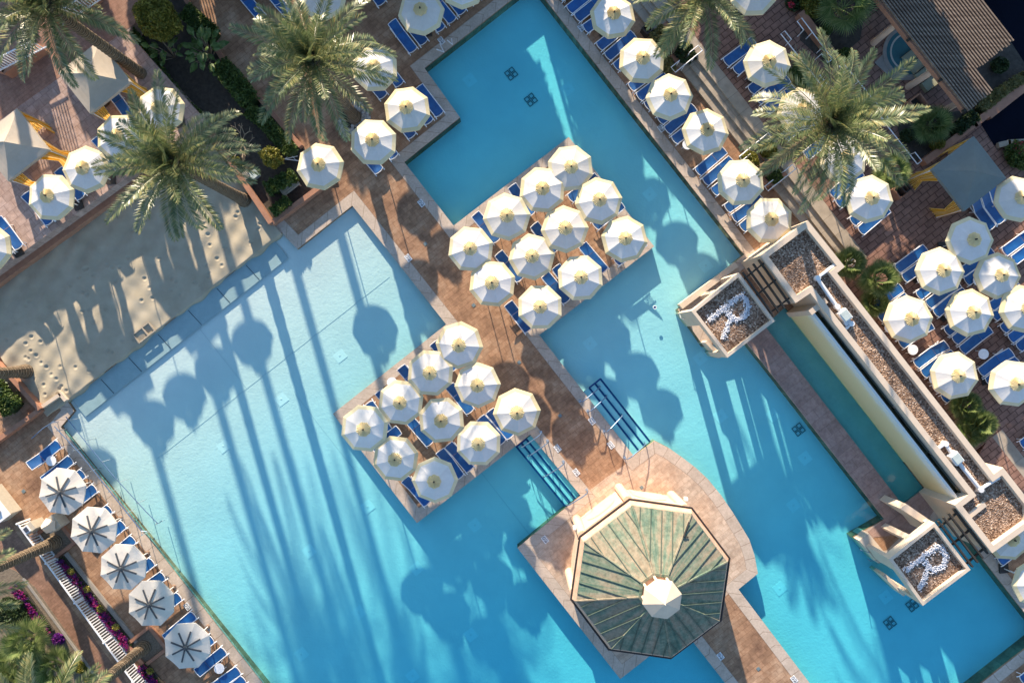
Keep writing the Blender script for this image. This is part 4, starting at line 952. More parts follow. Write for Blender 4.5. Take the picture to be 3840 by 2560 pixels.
# ------------------------------------------------------------------ slatted pergola, spa and court
zt = 3.3; A0 = (3206, -131); pw = [W(*p, zt) for p in [(3206, -131), (3631, 410), (3715, 339), (3668, 278), (3794, 151), (3420, -330)]]
o = W(3500, 100, zt); t = thing('pergola', 'weathered timber slat pergola over the paved court', 'pergola', (*o, 0)); k2 = (H - zt) / H / S; mS = MB()
for i in range(27):
    a_off = i * 11.2 * k2; p0 = Vector((*W(*A0, zt), zt)) + Vector((U[0], U[1], 0)) * a_off; L = 692 * k2 if i < 11 else 590 * k2; s0 = 0
    st0 = -2.0; p = p0 + Vector((V[0], V[1], 0)) * st0; q = p0 + Vector((V[0], V[1], 0)) * (L + random.uniform(-.06, .06)); oo = Vector((*o, 0)); mS.beam(p - oo, q - oo, .07, .12)
mS.build('slats', 'slat', t)
for k, f_ in enumerate((.02, .2, .5, .78, .99)):
    base = Vector((*W(*A0, zt), zt - .16)) + Vector((V[0], V[1], 0)) * (690 * k2 * f_) - Vector((*o, 0)); wid = 295 * k2 if f_ < .85 else 120 * k2
    MB().beam(base - Vector((U[0], U[1], 0)) * .15, base + Vector((U[0], U[1], 0)) * wid, .14, .22).build('beam', 'beam', t)
MB().beam(Vector((*W(*A0, zt), zt - .3)) - Vector((*o, 0)), Vector((*W(3631, 410, zt), zt - .3)) - Vector((*o, 0)), .2, .3).build('beam', 'terracotta', t)
for px in ((3276, 161), (3406, 326), (3560, 205), (3530, 420)):
    x, y = W(*px, ZR); MB().cyl((x - o[0], y - o[1]), .2, .17, 0, zt - .4, 14).build('post', 'gazstucco', t)
sx, sy = W(3408, 196, ZR); t = thing('spa_pool', 'round teal spa pool partly under the pergola', 'spa', (sx, sy, ZR)); MB().rings([(1.5, 0), (1.5, .06), (1.3, .06)], 40).build('coping', 'stonepave', t)
MB().cyl((0, 0), 1.31, 1.31, .0, .045, 40).build('water', 'spa', t); MB().rings([(1.0, .05), (1.05, .058), (1.1, .05)], 36).build('bench_line', 'basin', t)
t = thing('spa_steps', 'pale framed steps beside the teal spa pool', 'steps', W(3450, 260, ZR) + (ZR,), AV)
for k in range(4): MB().box((-.9 + k * .62, 0, .06 + .03 * k), (.58, .95 + .1 * k, .12 + .06 * k)).build('step', 'spastep', t)
for k in range(5): MB().box((-1.2 + k * .62, 0, .1 + .03 * k), (.03, 1.1, .16 + .06 * k)).build('divider', 'beam', t)
MB().tube([(-1.1, .55, .1), (-1.1, .55, .9), (1.3, .62, .9), (1.3, .62, .1)], .03, 6).build('handrail', 'white', t)
struct(sheet('court_paving', [(3310, 205), (3338, 130), (3400, 105), (3470, 180), (3510, 330), (3430, 300), (3350, 300), (3280, 235)], ZR + .014, 'stonepave', .05))
def planterbox(label, px, z0, s, h, m='terracotta', inside='soil'):
    t = thing('planter_box', label, 'planter', W(*px, z0) + (z0,), AU); h2 = s / 2; vs = []
    m_ = MB()
    for x, y, a, b in ((0, -h2 + .03, s, .06), (0, h2 - .03, s, .06), (-h2 + .03, 0, .06, s - .13), (h2 - .03, 0, .06, s - .13)): m_.box((x, y, h / 2), (a, b, h))
    m_.build('box', m, t); MB().box((0, 0, h * .25), (s - .14, s - .14, h * .5)).build('soil', inside, t)
planterbox('terracotta planter box with black soil in front of the pergola', (3412, 405), ZR, .78, .9)
planterbox('reddish planter box right of the central right umbrella', (3360, 722), ZR, .7, .6)
planterbox('black square box beside the reddish planter box', (3372, 716), ZR, .42, .75, 'darktrim')
planterbox('black square box at the foot of the stone steps', (2422, 124), 0, .5, .6, 'darktrim')
planterbox('dark square box at the top edge beside the pergola', (3272, 8), ZR, .7, 1.0, 'darktrim', 'greybox')
def low_wall(label, pts, z0, h, wd=.25, m='terracotta', name='garden_wall'):
    o = W(*pts[0], z0); t = thing(name, label, 'wall', (*o, z0)); q = [Vector((*W(*p, z0), 0)) - Vector((*o, 0)) for p in pts]; mb = MB()
    for a_, b_ in zip(q[:-1], q[1:]):
        e = (b_ - a_).normalized() * wd * .48; mb.beam(a_ + Vector((0, 0, h / 2)) - e * (a_ is not q[0]), b_ + Vector((0, 0, h / 2)) , wd, h)
    mb.build('wall', m, t)
low_wall('reddish garden wall between the sand and the garden', [(775, 462), (1027, 842)], 0, .55, .28)
low_wall('reddish garden wall below the bench along the brown paving', [(1027, 842), (1228, 692)], 0, .5, .28)
low_wall('reddish garden wall along the palm paving', [(702, 0), (877, 285), (968, 362), (1134, 555)], 0, .4, .25)
low_wall('reddish wall at the left edge between sand and hedge', [(-20, 1345), (60, 1410), (168, 1532)], 0, .5, .25)
low_wall('orange wall from the sand corner to the left edge', [(168, 1532), (-20, 1668)], 0, .45, .25)
low_wall('low curb turning the corner where sand meets the ramp', [(170, 1522), (238, 1476), (258, 1500)], 0, .3, .2, 'coping' if False else 'stucco', 'curb')
low_wall('reddish wall along the path below the pergola court', [(3450, 615), (3640, 470), (3700, 425)], ZR, .5, .4)
low_wall('wall along the pond running to the right edge', [(3690, 440), (3900, 275)], ZR, .4, .5)
low_wall('curved pale curb at the dark pond', [(3735, 548), (3780, 538), (3840, 535), (3900, 540)], ZR, .25, .3, 'wood', 'curb')
low_wall('terracotta ramp wall beside the long handrail', [(2990, 60), (3060, 150), (3120, 225)], ZR, .5, .4)
low_wall('terracotta wall below the bare shrub', [(2990, 240), (3060, 330)], ZR, .5, .35)
low_wall('terracotta planter wall at the top left corner', [(-10, 262), (50, 282), (180, 190)], ZT, .7, .3)
low_wall('terracotta planter wall behind the corner palm', [(235, 100), (330, 40), (380, 0)], ZT, .7, .3)
low_wall('small planter curb around the slender palm', [(2450, 130), (2530, 240), (2620, 180), (2540, 70), (2450, 130)], 0, .4, .2)
low_wall('curb of the planter with yellow shrubs by the steps', [(2775, 590), (2870, 700), (2960, 640), (2880, 530)], 0, .5, .2)

# ------------------------------------------------------------------ cabanas
def cabana(label, C_, side, z0, m, rot=AU):
    x, y = W(*C_, z0 + 3.1); t = thing('cabana', label, 'cabana', (x, y, z0), rot); h = side / 2; ze, za = 2.45, 3.05; vs, fs = [], []
    n = 6
    for sd_ in range(4):
        a0 = sd_ * math.pi / 2; ca, sa = math.cos(a0), math.sin(a0); o_ = len(vs)
        for i in range(n + 1):
            q = i / n; r = h * (1 - q)
            for k in range(5):
                s = -1 + k / 2; lx, ly = r, r * s; sag = -.10 * math.sin(math.pi * q) * (1 - .25 * s * s) ; vs.append((ca * lx - sa * ly, sa * lx + ca * ly, ze + (za - ze) * q + sag))
        for i in range(n):
            for k in range(4): b = o_ + i * 5 + k; fs.append((b, b + 1, b + 6, b + 5))
    ro = MB().add(vs, fs).build('canopy_roof', m, t)
    v = MB()
    for sd_ in range(4):
        a0 = sd_ * math.pi / 2; ca, sa = math.cos(a0), math.sin(a0); v.add([(ca * h - sa * k * h, sa * h + ca * k * h, z) for k, z in ((-1, ze), (1, ze), (1, ze - .2), (-1, ze - .2))], [(0, 3, 2, 1)])
    v.build('valance', m, ro)
    for sx_ in (-1, 1):
        for sy_ in (-1, 1):
            MB().box((sx_ * (h - .08), sy_ * (h - .08), 1.2), (.07, .07, 2.4)).build('post', 'white', t)
            for dx_, dy_ in ((-sx_, 0), (0, -sy_)):
                k = 14; vs, uv = [], []; L = .75
                for i in range(k):
                    s = i / (k - 1); wob = .07 * math.sin(i * 2.4); x_ = sx_ * (h - .04) + dx_ * L * s + (wob if dx_ == 0 else 0); y_ = sy_ * (h - .04) + dy_ * L * s + (wob if dy_ == 0 else 0)
                    pin = 1 - .55 * s
                    vs += [(x_, y_, 2.3), (sx_ * (h - .04) + (x_ - sx_ * (h - .04)) * .55, sy_ * (h - .04) + (y_ - sy_ * (h - .04)) * .55, 1.1), (x_, y_, .05)]
                fs = [(i * 3 + r, i * 3 + r + 1, i * 3 + r + 4, i * 3 + r + 3) for i in range(k - 1) for r in (0, 1)]
                cu_ = MB().add(vs, fs).build('curtain', 'curtain', t); ul = cu_.data.uv_layers.new(name='UVMap')
                for lp in cu_.data.loops: ul.data[lp.index].uv = ((lp.vertex_index // 3) / k, 0)
    return t
cabana('grey square cabana with yellow striped curtains under the leaning palm', (325, 272), 2.72, ZT, 'cabana')
cabana('grey square cabana cut off by the left edge, with yellow curtains', (12, 530), 2.72, ZT, 'cabana')
cabana('blue grey shaded cabana with yellow curtains on the right', (3665, 640), 2.85, ZR, 'teal')
def sofa(label, px, z0, rz):
    t = thing('garden_sofa', label, 'sofa', W(*px, z0) + (z0,), rz); MB().box((0, 0, .2), (.85, .8, .3)).build('seat', 'wicker', t); MB().box((0, 0, .41), (.74, .7, .12)).build('cushion', 'cushion', t); MB().box((-.36, 0, .55), (.14, .8, .4)).build('backrest', 'wicker', t)
    for s in (-1, 1): MB().box((0, s * .36, .45), (.7, .1, .2)).build('armrest', 'wicker', t)
sofa('wicker armchair with taupe cushion at the cabana front edge', (375, 388), ZT, AU); sofa('dark wicker armchair half under the cabana near the right curtain', (408, 342), ZT, AV)
sofa('wicker armchair under the left edge cabana beside the yellow curtain', (62, 622), ZT, AU); sofa('dark wicker armchair under the left cabana near its right corner', (100, 590), ZT, AV)
sofa('shaded wicker chair under the blue grey cabana edge', (3600, 735), ZR, AV)

# ------------------------------------------------------------------ pool stairs, handrails, ladder
def pstairs(label, P, side, n=3):               # P: deck edge start, deck edge end; steps go out to the given side (photo px vector)
    p, q = Vector(W3(*P[0])), Vector(W3(*P[1])); o = (p + q) / 2; d = Vector((side[0] / S, -side[1] / S, 0)); t = thing('pool_stairs', label, 'pool stairs', (o.x, o.y, 0))
    for k in range(n):
        a = p + d * (k / n) - o; b = q + d * (k / n) - o; c = q + d * ((k + 1) / n) - o; e = p + d * ((k + 1) / n) - o; z = -.13 - .055 * (k + 1)
        MB().prism([(x.x, x.y) for x in (a, b, c, e)], -1.2, z).build('step', 'plaster', t)
        MB().beam(e + Vector((0, 0, z)), c + Vector((0, 0, z)), .11, .03).build('edge_tiles', 'bluetile', t)
    MB().beam(p + d * .33 - o + Vector((0, 0, -.11)), p + d - o + Vector((0, 0, -.11)), .1, .03).build('edge_tiles', 'bluetile', t)
pstairs('pool stairs with navy tile lines on the right side of the bridge', ((2189, 1471), (2377, 1709)), (64, -51)); pstairs('pool stairs with navy tile lines on the left side of the bridge', ((1992, 1632), (2177, 1857)), (-56, 44))
def stair_rail(label, foot, end, grp):
    p, q = Vector(W3(*foot)), Vector(W3(*end, -.3)); t = thing('stair_handrail', label, 'handrail', p); d = q - p
    MB().tube([(0, 0, 0), (0, 0, .55), d * .06 + Vector((0, 0, .8)), d * .25 + Vector((0, 0, .9)), d * .8 + Vector((0, 0, .72)), d * .97 + Vector((0, 0, .6)), d + Vector((0, 0, .4)), d], .03, 7).build('rail', 'steel', t); MB().cyl((0, 0), .09, .09, 0, .03, 12).build('foot_plate', 'chrome', t); t['group'] = grp
for i, (f, e) in enumerate([((2175, 1504), (2248, 1446)), ((2204, 1539), (2272, 1480)), ((2265, 1615), (2330, 1552)), ((2342, 1715), (2416, 1658))]): stair_rail(f'curved handrail, {ORD[i]} from the top over the right pool stairs', f, e, 'handrails on the right pool stairs')
for i, (f, e) in enumerate([((2028, 1619), (1956, 1672)), ((2053, 1651), (1980, 1705)), ((2112, 1729), (2036, 1782)), ((2200, 1835), (2122, 1888))]): stair_rail(f'curved handrail, {ORD[i]} from the top over the left pool stairs', f, e, 'handrails on the left pool stairs')
def long_rail(label, pts, posts, h, z0, m, foot=(14, -8), r=.024):
    o = Vector(W3(*pts[0], z0 + h)); o.z = z0; t = thing('ramp_handrail', label, 'handrail', o); q = [Vector(W3(*p, z0 + h)) - o for p in pts]; MB().tube(q, r, 7).build('rail', m, t)
    for (bx_, by_) in posts:
        b = Vector(W3(bx_, by_, z0)) - o
        best = min((Vector(a).lerp(Vector(c), s / 20) for a, c in zip(q[:-1], q[1:]) for s in range(21)), key=lambda v: (v.xy - b.xy).length)
        MB().tube([b - Vector((0, 0, .3)), b + Vector((0, 0, h * .8)), best], .02, 6).build('post', 'chrome', t)
long_rail('dark blue ramp handrail standing in the pool beside the lower left edge', [(247, 1562), (300, 1630), (420, 1778), (547, 1917), (592, 1962), (606, 1952)], [(286, 1570), (347, 1645), (410, 1723), (473, 1798), (539, 1876), (608, 1953)], .9, 0, 'steel')
long_rail('blue handrail along the coping of the lower left pool edge', [(204, 1598), (300, 1700), (420, 1852), (510, 1965), (530, 1990), (552, 1992)], [(242, 1610), (302, 1682), (367, 1757), (433, 1835), (496, 1913), (556, 1994)], .9, 0, 'steel')
long_rail('short blue handrail beside the orange wall at the left', [(118, 1644), (160, 1606), (196, 1583), (220, 1580)], [(216, 1584)], .9, 0, 'steel')
def loop_rail(label, a, b, z0, wpx=24, h=.85, m='white', name='step_handrail'):
    A, B = Vector(W3(*a, z0 + h)), Vector(W3(*b, z0 + h)); d = (B - A).normalized(); s = Vector((-d.y, d.x, 0)) * (wpx / S); o = Vector((A.x, A.y, z0)); t = thing(name, label, 'handrail', o)
    q = [A - o + s + d * .6, A - o + s, A - o, B - o, B - o - s * 0 + Vector((0, 0, 0)), B - o + s, B - o + s - d * .6]
    MB().tube(q, .028, 7).build('rail', m, t)
    for p in (q[0], q[-1], q[2].lerp(q[3], .35), q[2].lerp(q[3], .7)): MB().tube([p, (p.x, p.y, 0)], .025, 6).build('post', m, t)
loop_rail('white looped handrail at the top of the stone steps by the small planter', (2532, 272), (2634, 190), .25); loop_rail('white looped handrail crossing the steps above the yellow shrubs', (2772, 588), (2880, 500), .25, -18)
loop_rail('white looped handrail crossing the steps below the yellow shrubs', (2880, 716), (2984, 634), .25, 20); loop_rail('white looped handrail beside the trio of fan palms', (3196, 1000), (3240, 966), .3, 20)
loop_rail('long white handrail on the terracotta ramp wall', (3006, 68), (3122, 222), ZR + .3, -20); loop_rail('white handrail passing behind the bare shrub', (2928, 128), (3085, 325), ZR, 18)
loop_rail('white looped handrail hidden among the big palm fronds', (3160, 235), (3330, 440), ZR, -18); loop_rail('white handrail at the right bed ending near the fan palm', (3302, 440), (3440, 616), ZR, 20)
loop_rail('white handrail end at the lower steps by the bright fan palms', (3680, 1650), (3725, 1616), .3, 14)
t = thing('pool_ladder', 'white grab rails of the ladder at the upper pool corner', 'ladder', W(1670, 178) + (0,))
for k, (p, q, r_) in enumerate([((1638, 186), (1665, 196), (1650, 166)), ((1678, 152), (1697, 168), (1693, 146))]):
    o = Vector((*W(1670, 178), 0)); MB().tube([Vector(W3(*p, 0)) - o, Vector(W3(*p, .6)) - o, Vector(W3(*q, .75)) - o, Vector(W3(*r_, .5)) - o, Vector(W3(*r_, -.2)) - o], .035, 7).build('grab_rail', 'white', t)

# ------------------------------------------------------------------ railing, bins, bench and other small things
r0, r1 = Vector(W3(112, 1945)), Vector(W3(640, 2668)); d_ = (r1 - r0); L = d_.length; d_.normalize(); t = thing('white_railing', 'white slatted railing along the brown path at the lower left', 'railing', r0)
for z in (.12, 1.0): MB().beam((0, 0, z), d_ * L + Vector((0, 0, z)), .06, .07).build('rail', 'white', t)
m = MB(); k = int(L / .16)
for i in range(k): p = d_ * (i * .16); m.box(p + Vector((0, 0, .55)), (.055, .05, .84), math.atan2(d_.y, d_.x))
m.build('balusters', 'white', t)
for i in range(6): MB().box(d_ * (L * i / 5) + Vector((0, 0, .55)), (.09, .09, 1.1), math.atan2(d_.y, d_.x)).build('post', 'white', t)
t = thing('service_counter', 'pale flat topped counter at the left edge above the railing', 'counter', W(20, 1880) + (0,), AV); MB().box((0, 0, .5), (1.9, .95, 1.0)).build('body', 'bin', t); MB().box((0, 0, 1.04), (2.05, 1.05, .08)).build('counter_top', 'white', t); MB().box((.3, .1, 1.14), (.5, .3, .12)).build('tray', 'chrome', t)
t = thing('waste_bin', 'beige box bin with a square opening beside the railing', 'bin', W(152, 1962) + (0,), AU); m = MB(); m.box((0, 0, .5), (.62, .5, 1.0)); m.build('body', 'bin', t); MB().box((-.12, 0, 1.02), (.34, .4, .06)).build('rim', 'white', t); MB().box((-.12, 0, 1.06), (.22, .28, .03)).build('opening', 'ink', t)
t = thing('towel_stand', 'cream pedestal with a pointed fabric cover beside the strapped umbrellas', 'stand', W(228, 1950) + (0,), AU); MB().box((0, 0, .42), (.75, .8, .84)).build('body', 'bin', t); MB().cyl((-.12, 0), .46, .02, .9, 1.5, 5).build('cover', 'plaincanvas', t)
for lab, c, s in [('square gravel tree pit around the leaning palm trunk', (208, 2020), 1.7), ('square gravel tree pit under the palm at the bottom', (556, 2418), 1.6)]:
    t = thing('tree_pit', lab, 'tree pit', W(*c) + (0,), AU); MB().box((0, 0, .04), (s, s, .08)).build('gravel', 'drysoil', t); m = MB()
    for x, y, a, b in ((0, -s / 2, s + .2, .2), (0, s / 2, s + .2, .2), (-s / 2, 0, .2, s - .22), (s / 2, 0, .2, s - .22)): m.box((x, y, .09), (a, b, .2))
    m.build('curb', 'terracotta', t)
low_wall('concrete curb on the pool side of the flower strip', [(250, 2072), (515, 2405)], 0, .12, .22, 'stonepave', 'curb')
low_wall('concrete curb between railing and flower strip', [(205, 2098), (470, 2432)], 0, .12, .16, 'stonepave', 'curb')
low_wall('thin curb between brown path and gravel bed', [(90, 2165), (385, 2565)], 0, .1, .12, 'stonepave', 'curb')
t = thing('garden_bench', 'pale wooden bench between the short hedges', 'bench', W(1096, 708) + (0,), AU)
for k in range(4): MB().box((0, -.18 + k * .12, .44), (1.15, .1, .04)).build('seat_slat', 'wood', t)
for x in (-.5, .5): MB().box((x, 0, .21), (.06, .42, .42)).build('leg', 'wood', t)
t = thing('wooden_frame', 'weathered open wooden frame half buried where sand meets water', 'frame', W(545, 1247) + (.1,), AU)
for x, y, a, b in ((0, -.3, 1.2, .07), (0, .3, 1.2, .07), (-.57, 0, .07, .53), (.57, 0, .07, .53), (.1, 0, .07, .53)): MB().box((x, y, .04), (a, b, .1)).build('board', 'wood', t)
t = thing('folding_stand', 'small white folding stand in the garden beside the single umbrella', 'stand', W(1085, 610) + (0,), AU)
for a in (0, .5, -.5): MB().tube([(0, 0, .8), (.6 * math.cos(a), .6 * math.sin(a), .02)], .025, 6).build('leg', 'white', t)
MB().tube([(.4, -.22, .3), (.4, .22, .3)], .02, 6).build('brace', 'white', t)
for lab, px, c in [('green utility box in the shaded garden', (962, 660), 'greybox'), ('grey utility box beside the green one in the garden', (930, 665), 'stonepave')]:
    t = thing('utility_box', lab, 'utility box', W(*px) + (0,), AU); MB().box((0, 0, .2), (.42, .36, .4)).build('body', c, t); MB().box((0, 0, .42), (.48, .42, .05)).build('lid', c, t)
def rocks(label, pts, n, seed):
    t = thing('rock_border', label, 'rocks', W(*pts[0]) + (0,)); o = W(*pts[0]); rd = random.Random(seed); m = MB()
    for i in range(n):
        k = rd.randrange(len(pts) - 1); s = rd.random(); x = pts[k][0] + (pts[k + 1][0] - pts[k][0]) * s + rd.gauss(0, 9); y = pts[k][1] + (pts[k + 1][1] - pts[k][1]) * s + rd.gauss(0, 7); X, Y = W(x, y); r = rd.uniform(.06, .15); vs = []
        for z, q in ((0, 1), (.5, .95), (.9, .5)):
            for j in range(6): a = j * 1.047 + rd.uniform(-.2, .2); vs.append((X - o[0] + r * q * math.cos(a) * rd.uniform(.8, 1.1), Y - o[1] + r * q * math.sin(a) * rd.uniform(.8, 1.1), r * z))
        m.add(vs, [(j + i_ * 6, (j + 1) % 6 + i_ * 6, (j + 1) % 6 + 6 + i_ * 6, j + 6 + i_ * 6) for i_ in (0, 1) for j in range(6)] + [tuple(range(12, 18))])
    o_ = m.build('stones', 'rock', t); o_['kind'] = 'stuff'
M['rock'] = leaf('grey_rocks', [(.25, .24, .22), (.45, .43, .4), (.16, .15, .14), (.55, .53, .5)], 0, .9)
rocks('ring of grey stones around the foot of the big left palm', [(1320, 395), (1345, 400), (1370, 435), (1365, 452), (1310, 500), (1290, 490), (1275, 450)], 190, 3)
struct(sheet('palm_soil', [(1290, 400), (1345, 395), (1372, 440), (1320, 505), (1272, 470)], .014, 'soil', .03))

def flat(name, label, cat, pts, fn, group, z=0.012):
    pr0 = fn(); pr0.name = name; first = True
    for i, p in enumerate(pts):
        x, y = W(p[0], p[1], z); o = pr0 if first else dup(pr0); first = False; o.location = (x, y, p[2] if len(p) > 2 else z); o.rotation_euler = (0, 0, AU + (p[3] if len(p) > 3 else 0)); tag(o, label[i] if isinstance(label, list) else label.format(ORD[i] if i < 20 else 'last'), cat, group)
def f_marker():
    t = thing('depth_marker', 'x', 'depth marker'); MB().box((0, 0, 0), (.30, .42, .012)).build('tile', 'marker', t)
    m = MB(); m.rings([(.07, .0085), (.095, .0085)], 16, c=(0, .1)); m.box((0, .1, .0085), (.13, .022, .003), .8); m.box((-.07, -.1, .0085), (.03, .13, .003)); m.box((-.035, -.04, .0085), (.07, .025, .003)); m.box((-.035, -.1, .0085), (.06, .025, .003)); m.box((-.035, -.16, .0085), (.07, .025, .003)); m.box((0, -.13, .0085), (.028, .07, .003)); m.box((.07, -.1, .0085), (.025, .13, .003)); m.box((.1, -.04, .0085), (.06, .025, .003)); m.build('marking', 'ink', t); return t
flat('depth_marker', ['white marker tile beside the pool ladder', 'white marker tile at the foot of the top right loungers', 'white marker tile below the fourth umbrella on the upper pool right edge', 'white marker tile in the umbrella shadow on the bridge', 'white marker tile on the sunlit bridge coping beside the big pool',
   'white marker tile nearest the second rail of the right stairs', 'white marker tile nearest the third rail of the right stairs', 'white marker tile nearest the second rail of the left stairs', 'white marker tile nearest the third rail of the left stairs', 'white marker tile in shade left of the pavilion', 'white marker tile in the pavilion shadow at the bottom', 'white marker tile on the sunlit coping at the bottom edge', 'white marker tile between loungers on the lower left coping'],
   'depth marker', [(1655, 153), (2180, 105), (2479, 482), (1580, 762), (1531, 967), (2220, 1578), (2291, 1668), (2091, 1680), (2161, 1770), (2044, 2022), (2702, 2459), (2978, 2546), (702, 2273)], f_marker, 'pool depth marker tiles', .017)
def f_drain():
    t = thing('deck_drain', 'x', 'drain'); MB().box((0, 0, 0), (.19, .19, .014)).build('grate', 'grille', t); return t
flat('deck_drain', ['dark square drain in the bridge umbrella shadow, upper one', 'dark square drain on the sunny bridge beside the upper island', 'dark square drain in the sunny strip between the islands', 'dark square drain on the bridge above the left stairs', 'small dark drain on the sunny deck above the pavilion', 'dark square drain at the bottom right of the pavilion strip', 'dark square drain on the brown deck at the left edge'],
   'drain', [(1595, 914), (1776, 1144), (1947, 1358), (2100, 1558), (2406, 1827), (2844, 2506), (88, 1841)], f_drain, 'deck drains', .012)
def f_main():
    t = thing('pool_drain', 'x', 'pool drain'); m = MB()
    for x in (-.16, .16):
        for y in (-.16, .16):
            for a, b, c, e in ((0, .12, .28, .05), (0, -.12, .28, .05), (.12, 0, .05, .19), (-.12, 0, .05, .19)): m.box((x + a, y + b, 0), (c, e, .03))
    m.build('grate', 'grille', t); return t
def fz(x, y): t_, d_2 = depth_tint(x, y); return -.12 - d_2
flat('pool_drain', ['left dark main drain on the upper pool floor', 'right dark main drain on the upper pool floor', 'dark main drain at the tip of the lower planter tower', 'dark main drain left of the lower planter tip', 'dark drain in the pool beside the mauve walkway'], 'pool drain',
   [(1917, 273, fz(1917, 273) + .03), (1991, 371, fz(1991, 371) + .03), (3429, 2273, fz(3429, 2273) + .03), (3345, 2340, fz(3345, 2340) + .03), (2998, 1611, fz(2998, 1611) + .03)], f_main, 'main drains on the pool floors', -.6)
def f_plate():
    t = thing('floor_plate', 'x', 'floor plate'); MB().box((0, 0, 0), (.66, .66, .012)).build('plate', 'plate', t); MB().cyl((0, 0), .07, .06, .006, .015, 14).build('inlet', 'plaster', t); return t
PL = [(1760, 292, 'upper pool, left of the drains'), (2130, 326, 'upper pool, right of the drains'), (2440, 725, 'umbrella shadow right of the upper island'), (2650, 995, 'corner by the upper planter'), (2214, 1288, 'below the upper island'), (2630, 1345, 'beside the upper planter foot'), (2708, 1562, 'between the light stripes'), (2907, 1558, 'beside the walkway, upper'),
      (3029, 1721, 'beside the walkway, lower'), (2986, 1900, 'left of the walkway end'), (2935, 2216, 'right of the pavilion deck'), (3337, 2247, 'left of the lower planter'), (1274, 1333, 'above the lower island'), (1054, 1496, 'left of the lower island'), (1376, 1902, 'at the lower island corner'), (1156, 2069, 'middle of the big pool'), (1560, 2136, 'below the lower island tip'), (1342, 2302, 'dark water of the big pool'), (1780, 1973, 'left of the left stairs'), (1764, 2389, 'left of the pavilion deck'), (1125, 2459, 'bright bottom of the big pool'), (1544, 2545, 'bottom edge of the big pool'), (837, 1672, 'pale shallow part of the big pool')]
flat('floor_plate', ['pale square inlet plate on the floor, ' + p[2] for p in PL], 'floor plate', [(p[0], p[1], fz(p[0], p[1]) + .001) for p in PL], f_plate, 'square inlet plates on the pool floors', -.4)

# ------------------------------------------------------------------ tall growth beyond the top edge of the view (its shade falls into it)
def big_tree(label, px, h, r, seed):
    t = thing('leafy_tree', label, 'tree', W(*px) + (0,), 0, 'trees beyond the top edge'); MB().tube([(0, 0, 0), (.1, .1, h * .5)], [.22, .12], 8).build('trunk', 'bark', t)
    rg = np.random.default_rng(seed); cs = [(rg.uniform(-.45, .45) * r, rg.uniform(-.4, .4) * r, h * rg.uniform(.3, .72), r * rg.uniform(.42, .6)) for k in range(8)]
    def smp(rg_, n):
        i = rg_.integers(0, len(cs), n); d = rg_.normal(size=(n, 3)); d /= np.linalg.norm(d, axis=1, keepdims=True); c = np.array(cs)[i]; q = c[:, :3] + d * (c[:, 3:4] * rg_.uniform(.5, 1, n)[:, None] ** .5) * np.array([1, 1, .9]); q[:, 2] = np.clip(q[:, 2], .1, h); return q
    cloud('crown', t, 'hedge', 7000, smp, .28, seed)
for k, (lab, x, y, h, r) in enumerate([('leafy tree past the top left corner cabanas', -90, -310, 5.8, 2.3), ('leafy tree past the top edge above the cabanas', 215, -330, 6.0, 2.3), ('leafy tree past the top edge above the left terrace', 520, -330, 5.8, 2.4), ('leafy tree past the top left paving', 840, -330, 5.4, 2.6), ('leafy tree past the top edge above the big left palm', 1110, -330, 5.4, 2.7), ('leafy tree past the top edge above the first loungers', 1350, -330, 5.5, 2.8), ('leafy tree past the top edge above the pool loungers', 1580, -320, 5.6, 2.9), ('leafy tree past the top edge left of the pool corner', 1765, -350, 5.6, 2.6),
      ('leafy tree past the top corner of the upper pool', 2075, -370, 5.5, 2.5), ('leafy tree past the top of the steps', 2280, -400, 5.2, 2.6), ('leafy tree past the top edge above the slender palm', 2650, -330, 5.6, 2.8), ('leafy tree past the top edge above the fan palm', 2960, -330, 6.4, 2.9), ('leafy tree past the top edge above the pergola', 3215, -310, 11.5, 2.5), ('taller leafy tree past the top edge above the pond', 3470, -310, 5.6, 2.8), ('tallest leafy tree past the top right corner', 3740, -310, 6.0, 3.0)]):
    big_tree(lab, (x, y), h, r, 100 + k)
palm('date_palm', (70, -130), 0, 14, 'tall date palm beyond the top left corner', 81, leaflets=36); palm('date_palm', (330, -230), 0, 14, 'second tall date palm beyond the top left edge', 83, leaflets=36)
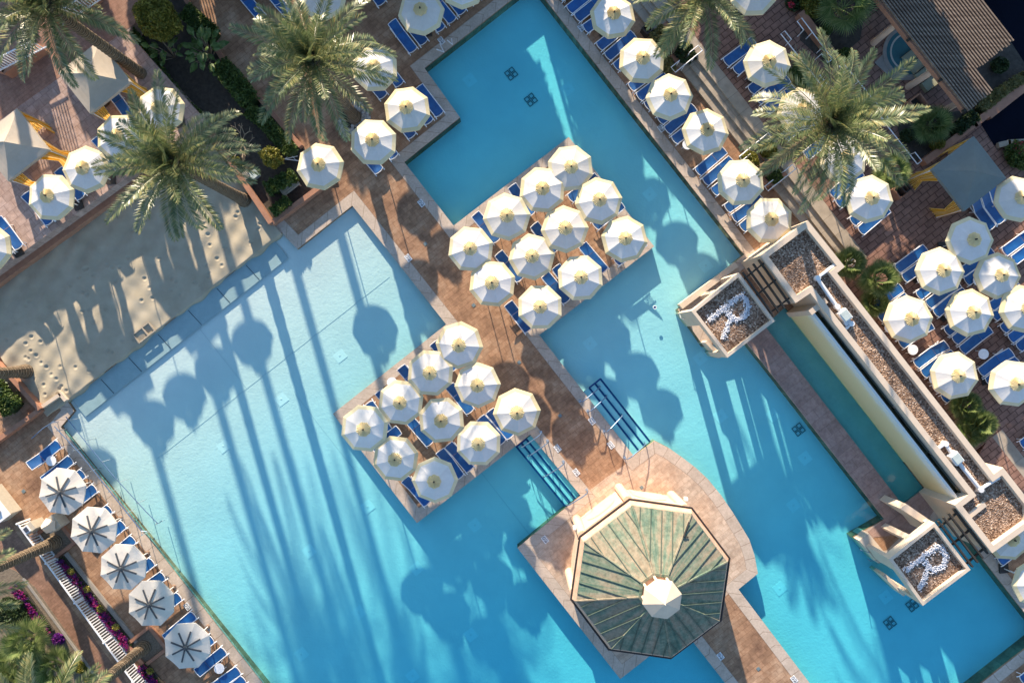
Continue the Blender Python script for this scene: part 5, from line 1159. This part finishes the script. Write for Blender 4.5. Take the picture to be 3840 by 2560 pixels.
palm('date_palm', (520, -280), 0, 12, 'third tall date palm beyond the top left edge', 87, leaflets=36); palm('date_palm', (740, -310), 0, 12, 'fourth tall date palm beyond the top left edge', 89, leaflets=36); palm('date_palm', (960, -260), 0, 12.5, 'fifth tall date palm beyond the top left edge', 93, leaflets=36)
def railing(label, p0, p1, z0, step=.13, h=1.0):
    r0, r1 = Vector(W3(*p0, z0)), Vector(W3(*p1, z0)); r0.z = r1.z = z0; d_ = r1 - r0; L = d_.length; d_.normalize(); t = thing('white_railing', label, 'railing', r0); ang = math.atan2(d_.y, d_.x)
    for z in (.08, h): MB().beam((0, 0, z), d_ * L + Vector((0, 0, z)), .06, .06).build('rail', 'white', t)
    m = MB()
    for i in range(1, int(L / step)): m.box(d_ * (i * step) + Vector((0, 0, h / 2 + .04)), (.05, .05, h - .14), ang)
    m.build('balusters', 'white', t)
railing('white railing on the terracotta planter wall at the top left corner', (0, 268), (178, 178), ZT + .7, .16, 1.0); railing('white railing on the planter wall behind the corner palm', (238, 96), (400, -12), ZT + .7, .16, 1.0)
railing('white railing beyond the top edge above the garden', (600, -150), (830, -310), 0, .17, 1.9)

for lab, px in (('slim lamp post beyond the top edge near the pool corner', (1925, -345)), ('second slim added pole splitting the light beyond the top edge near the pool corner', (1962, -330))):  # added out of view, only to split the light streak on the upper pool
    t = thing('blocker_pole', lab, 'light blocker', W(*px) + (0,)); MB().tube([(0, 0, 0), (0, 0, 6.2)], [.13, .1], 10).build('post', 'darktrim', t); MB().cyl((0, 0), .12, .3, 6.2, 6.6, 10).build('pole_head', 'white', t)
t = thing('folded_towel', 'small white folded towel lying on the lounger at the top edge', 'towel', W3(962, 36, .4), AU); MB().box((0, 0, .02), (.26, .2, .05)).build('cloth', 'white', t)
t = thing('water_jet', 'small white ring of a bubbling jet in the right pool', 'water jet', W(2457, 1152) + (-.1,)); MB().rings([(.11, 0), (.10, .02), (.08, .02), (.07, 0)], 20).build('ring', 'white', t); MB().cyl((0, 0), .07, .06, 0, .012, 16).build('nozzle', 'bluetile', t)
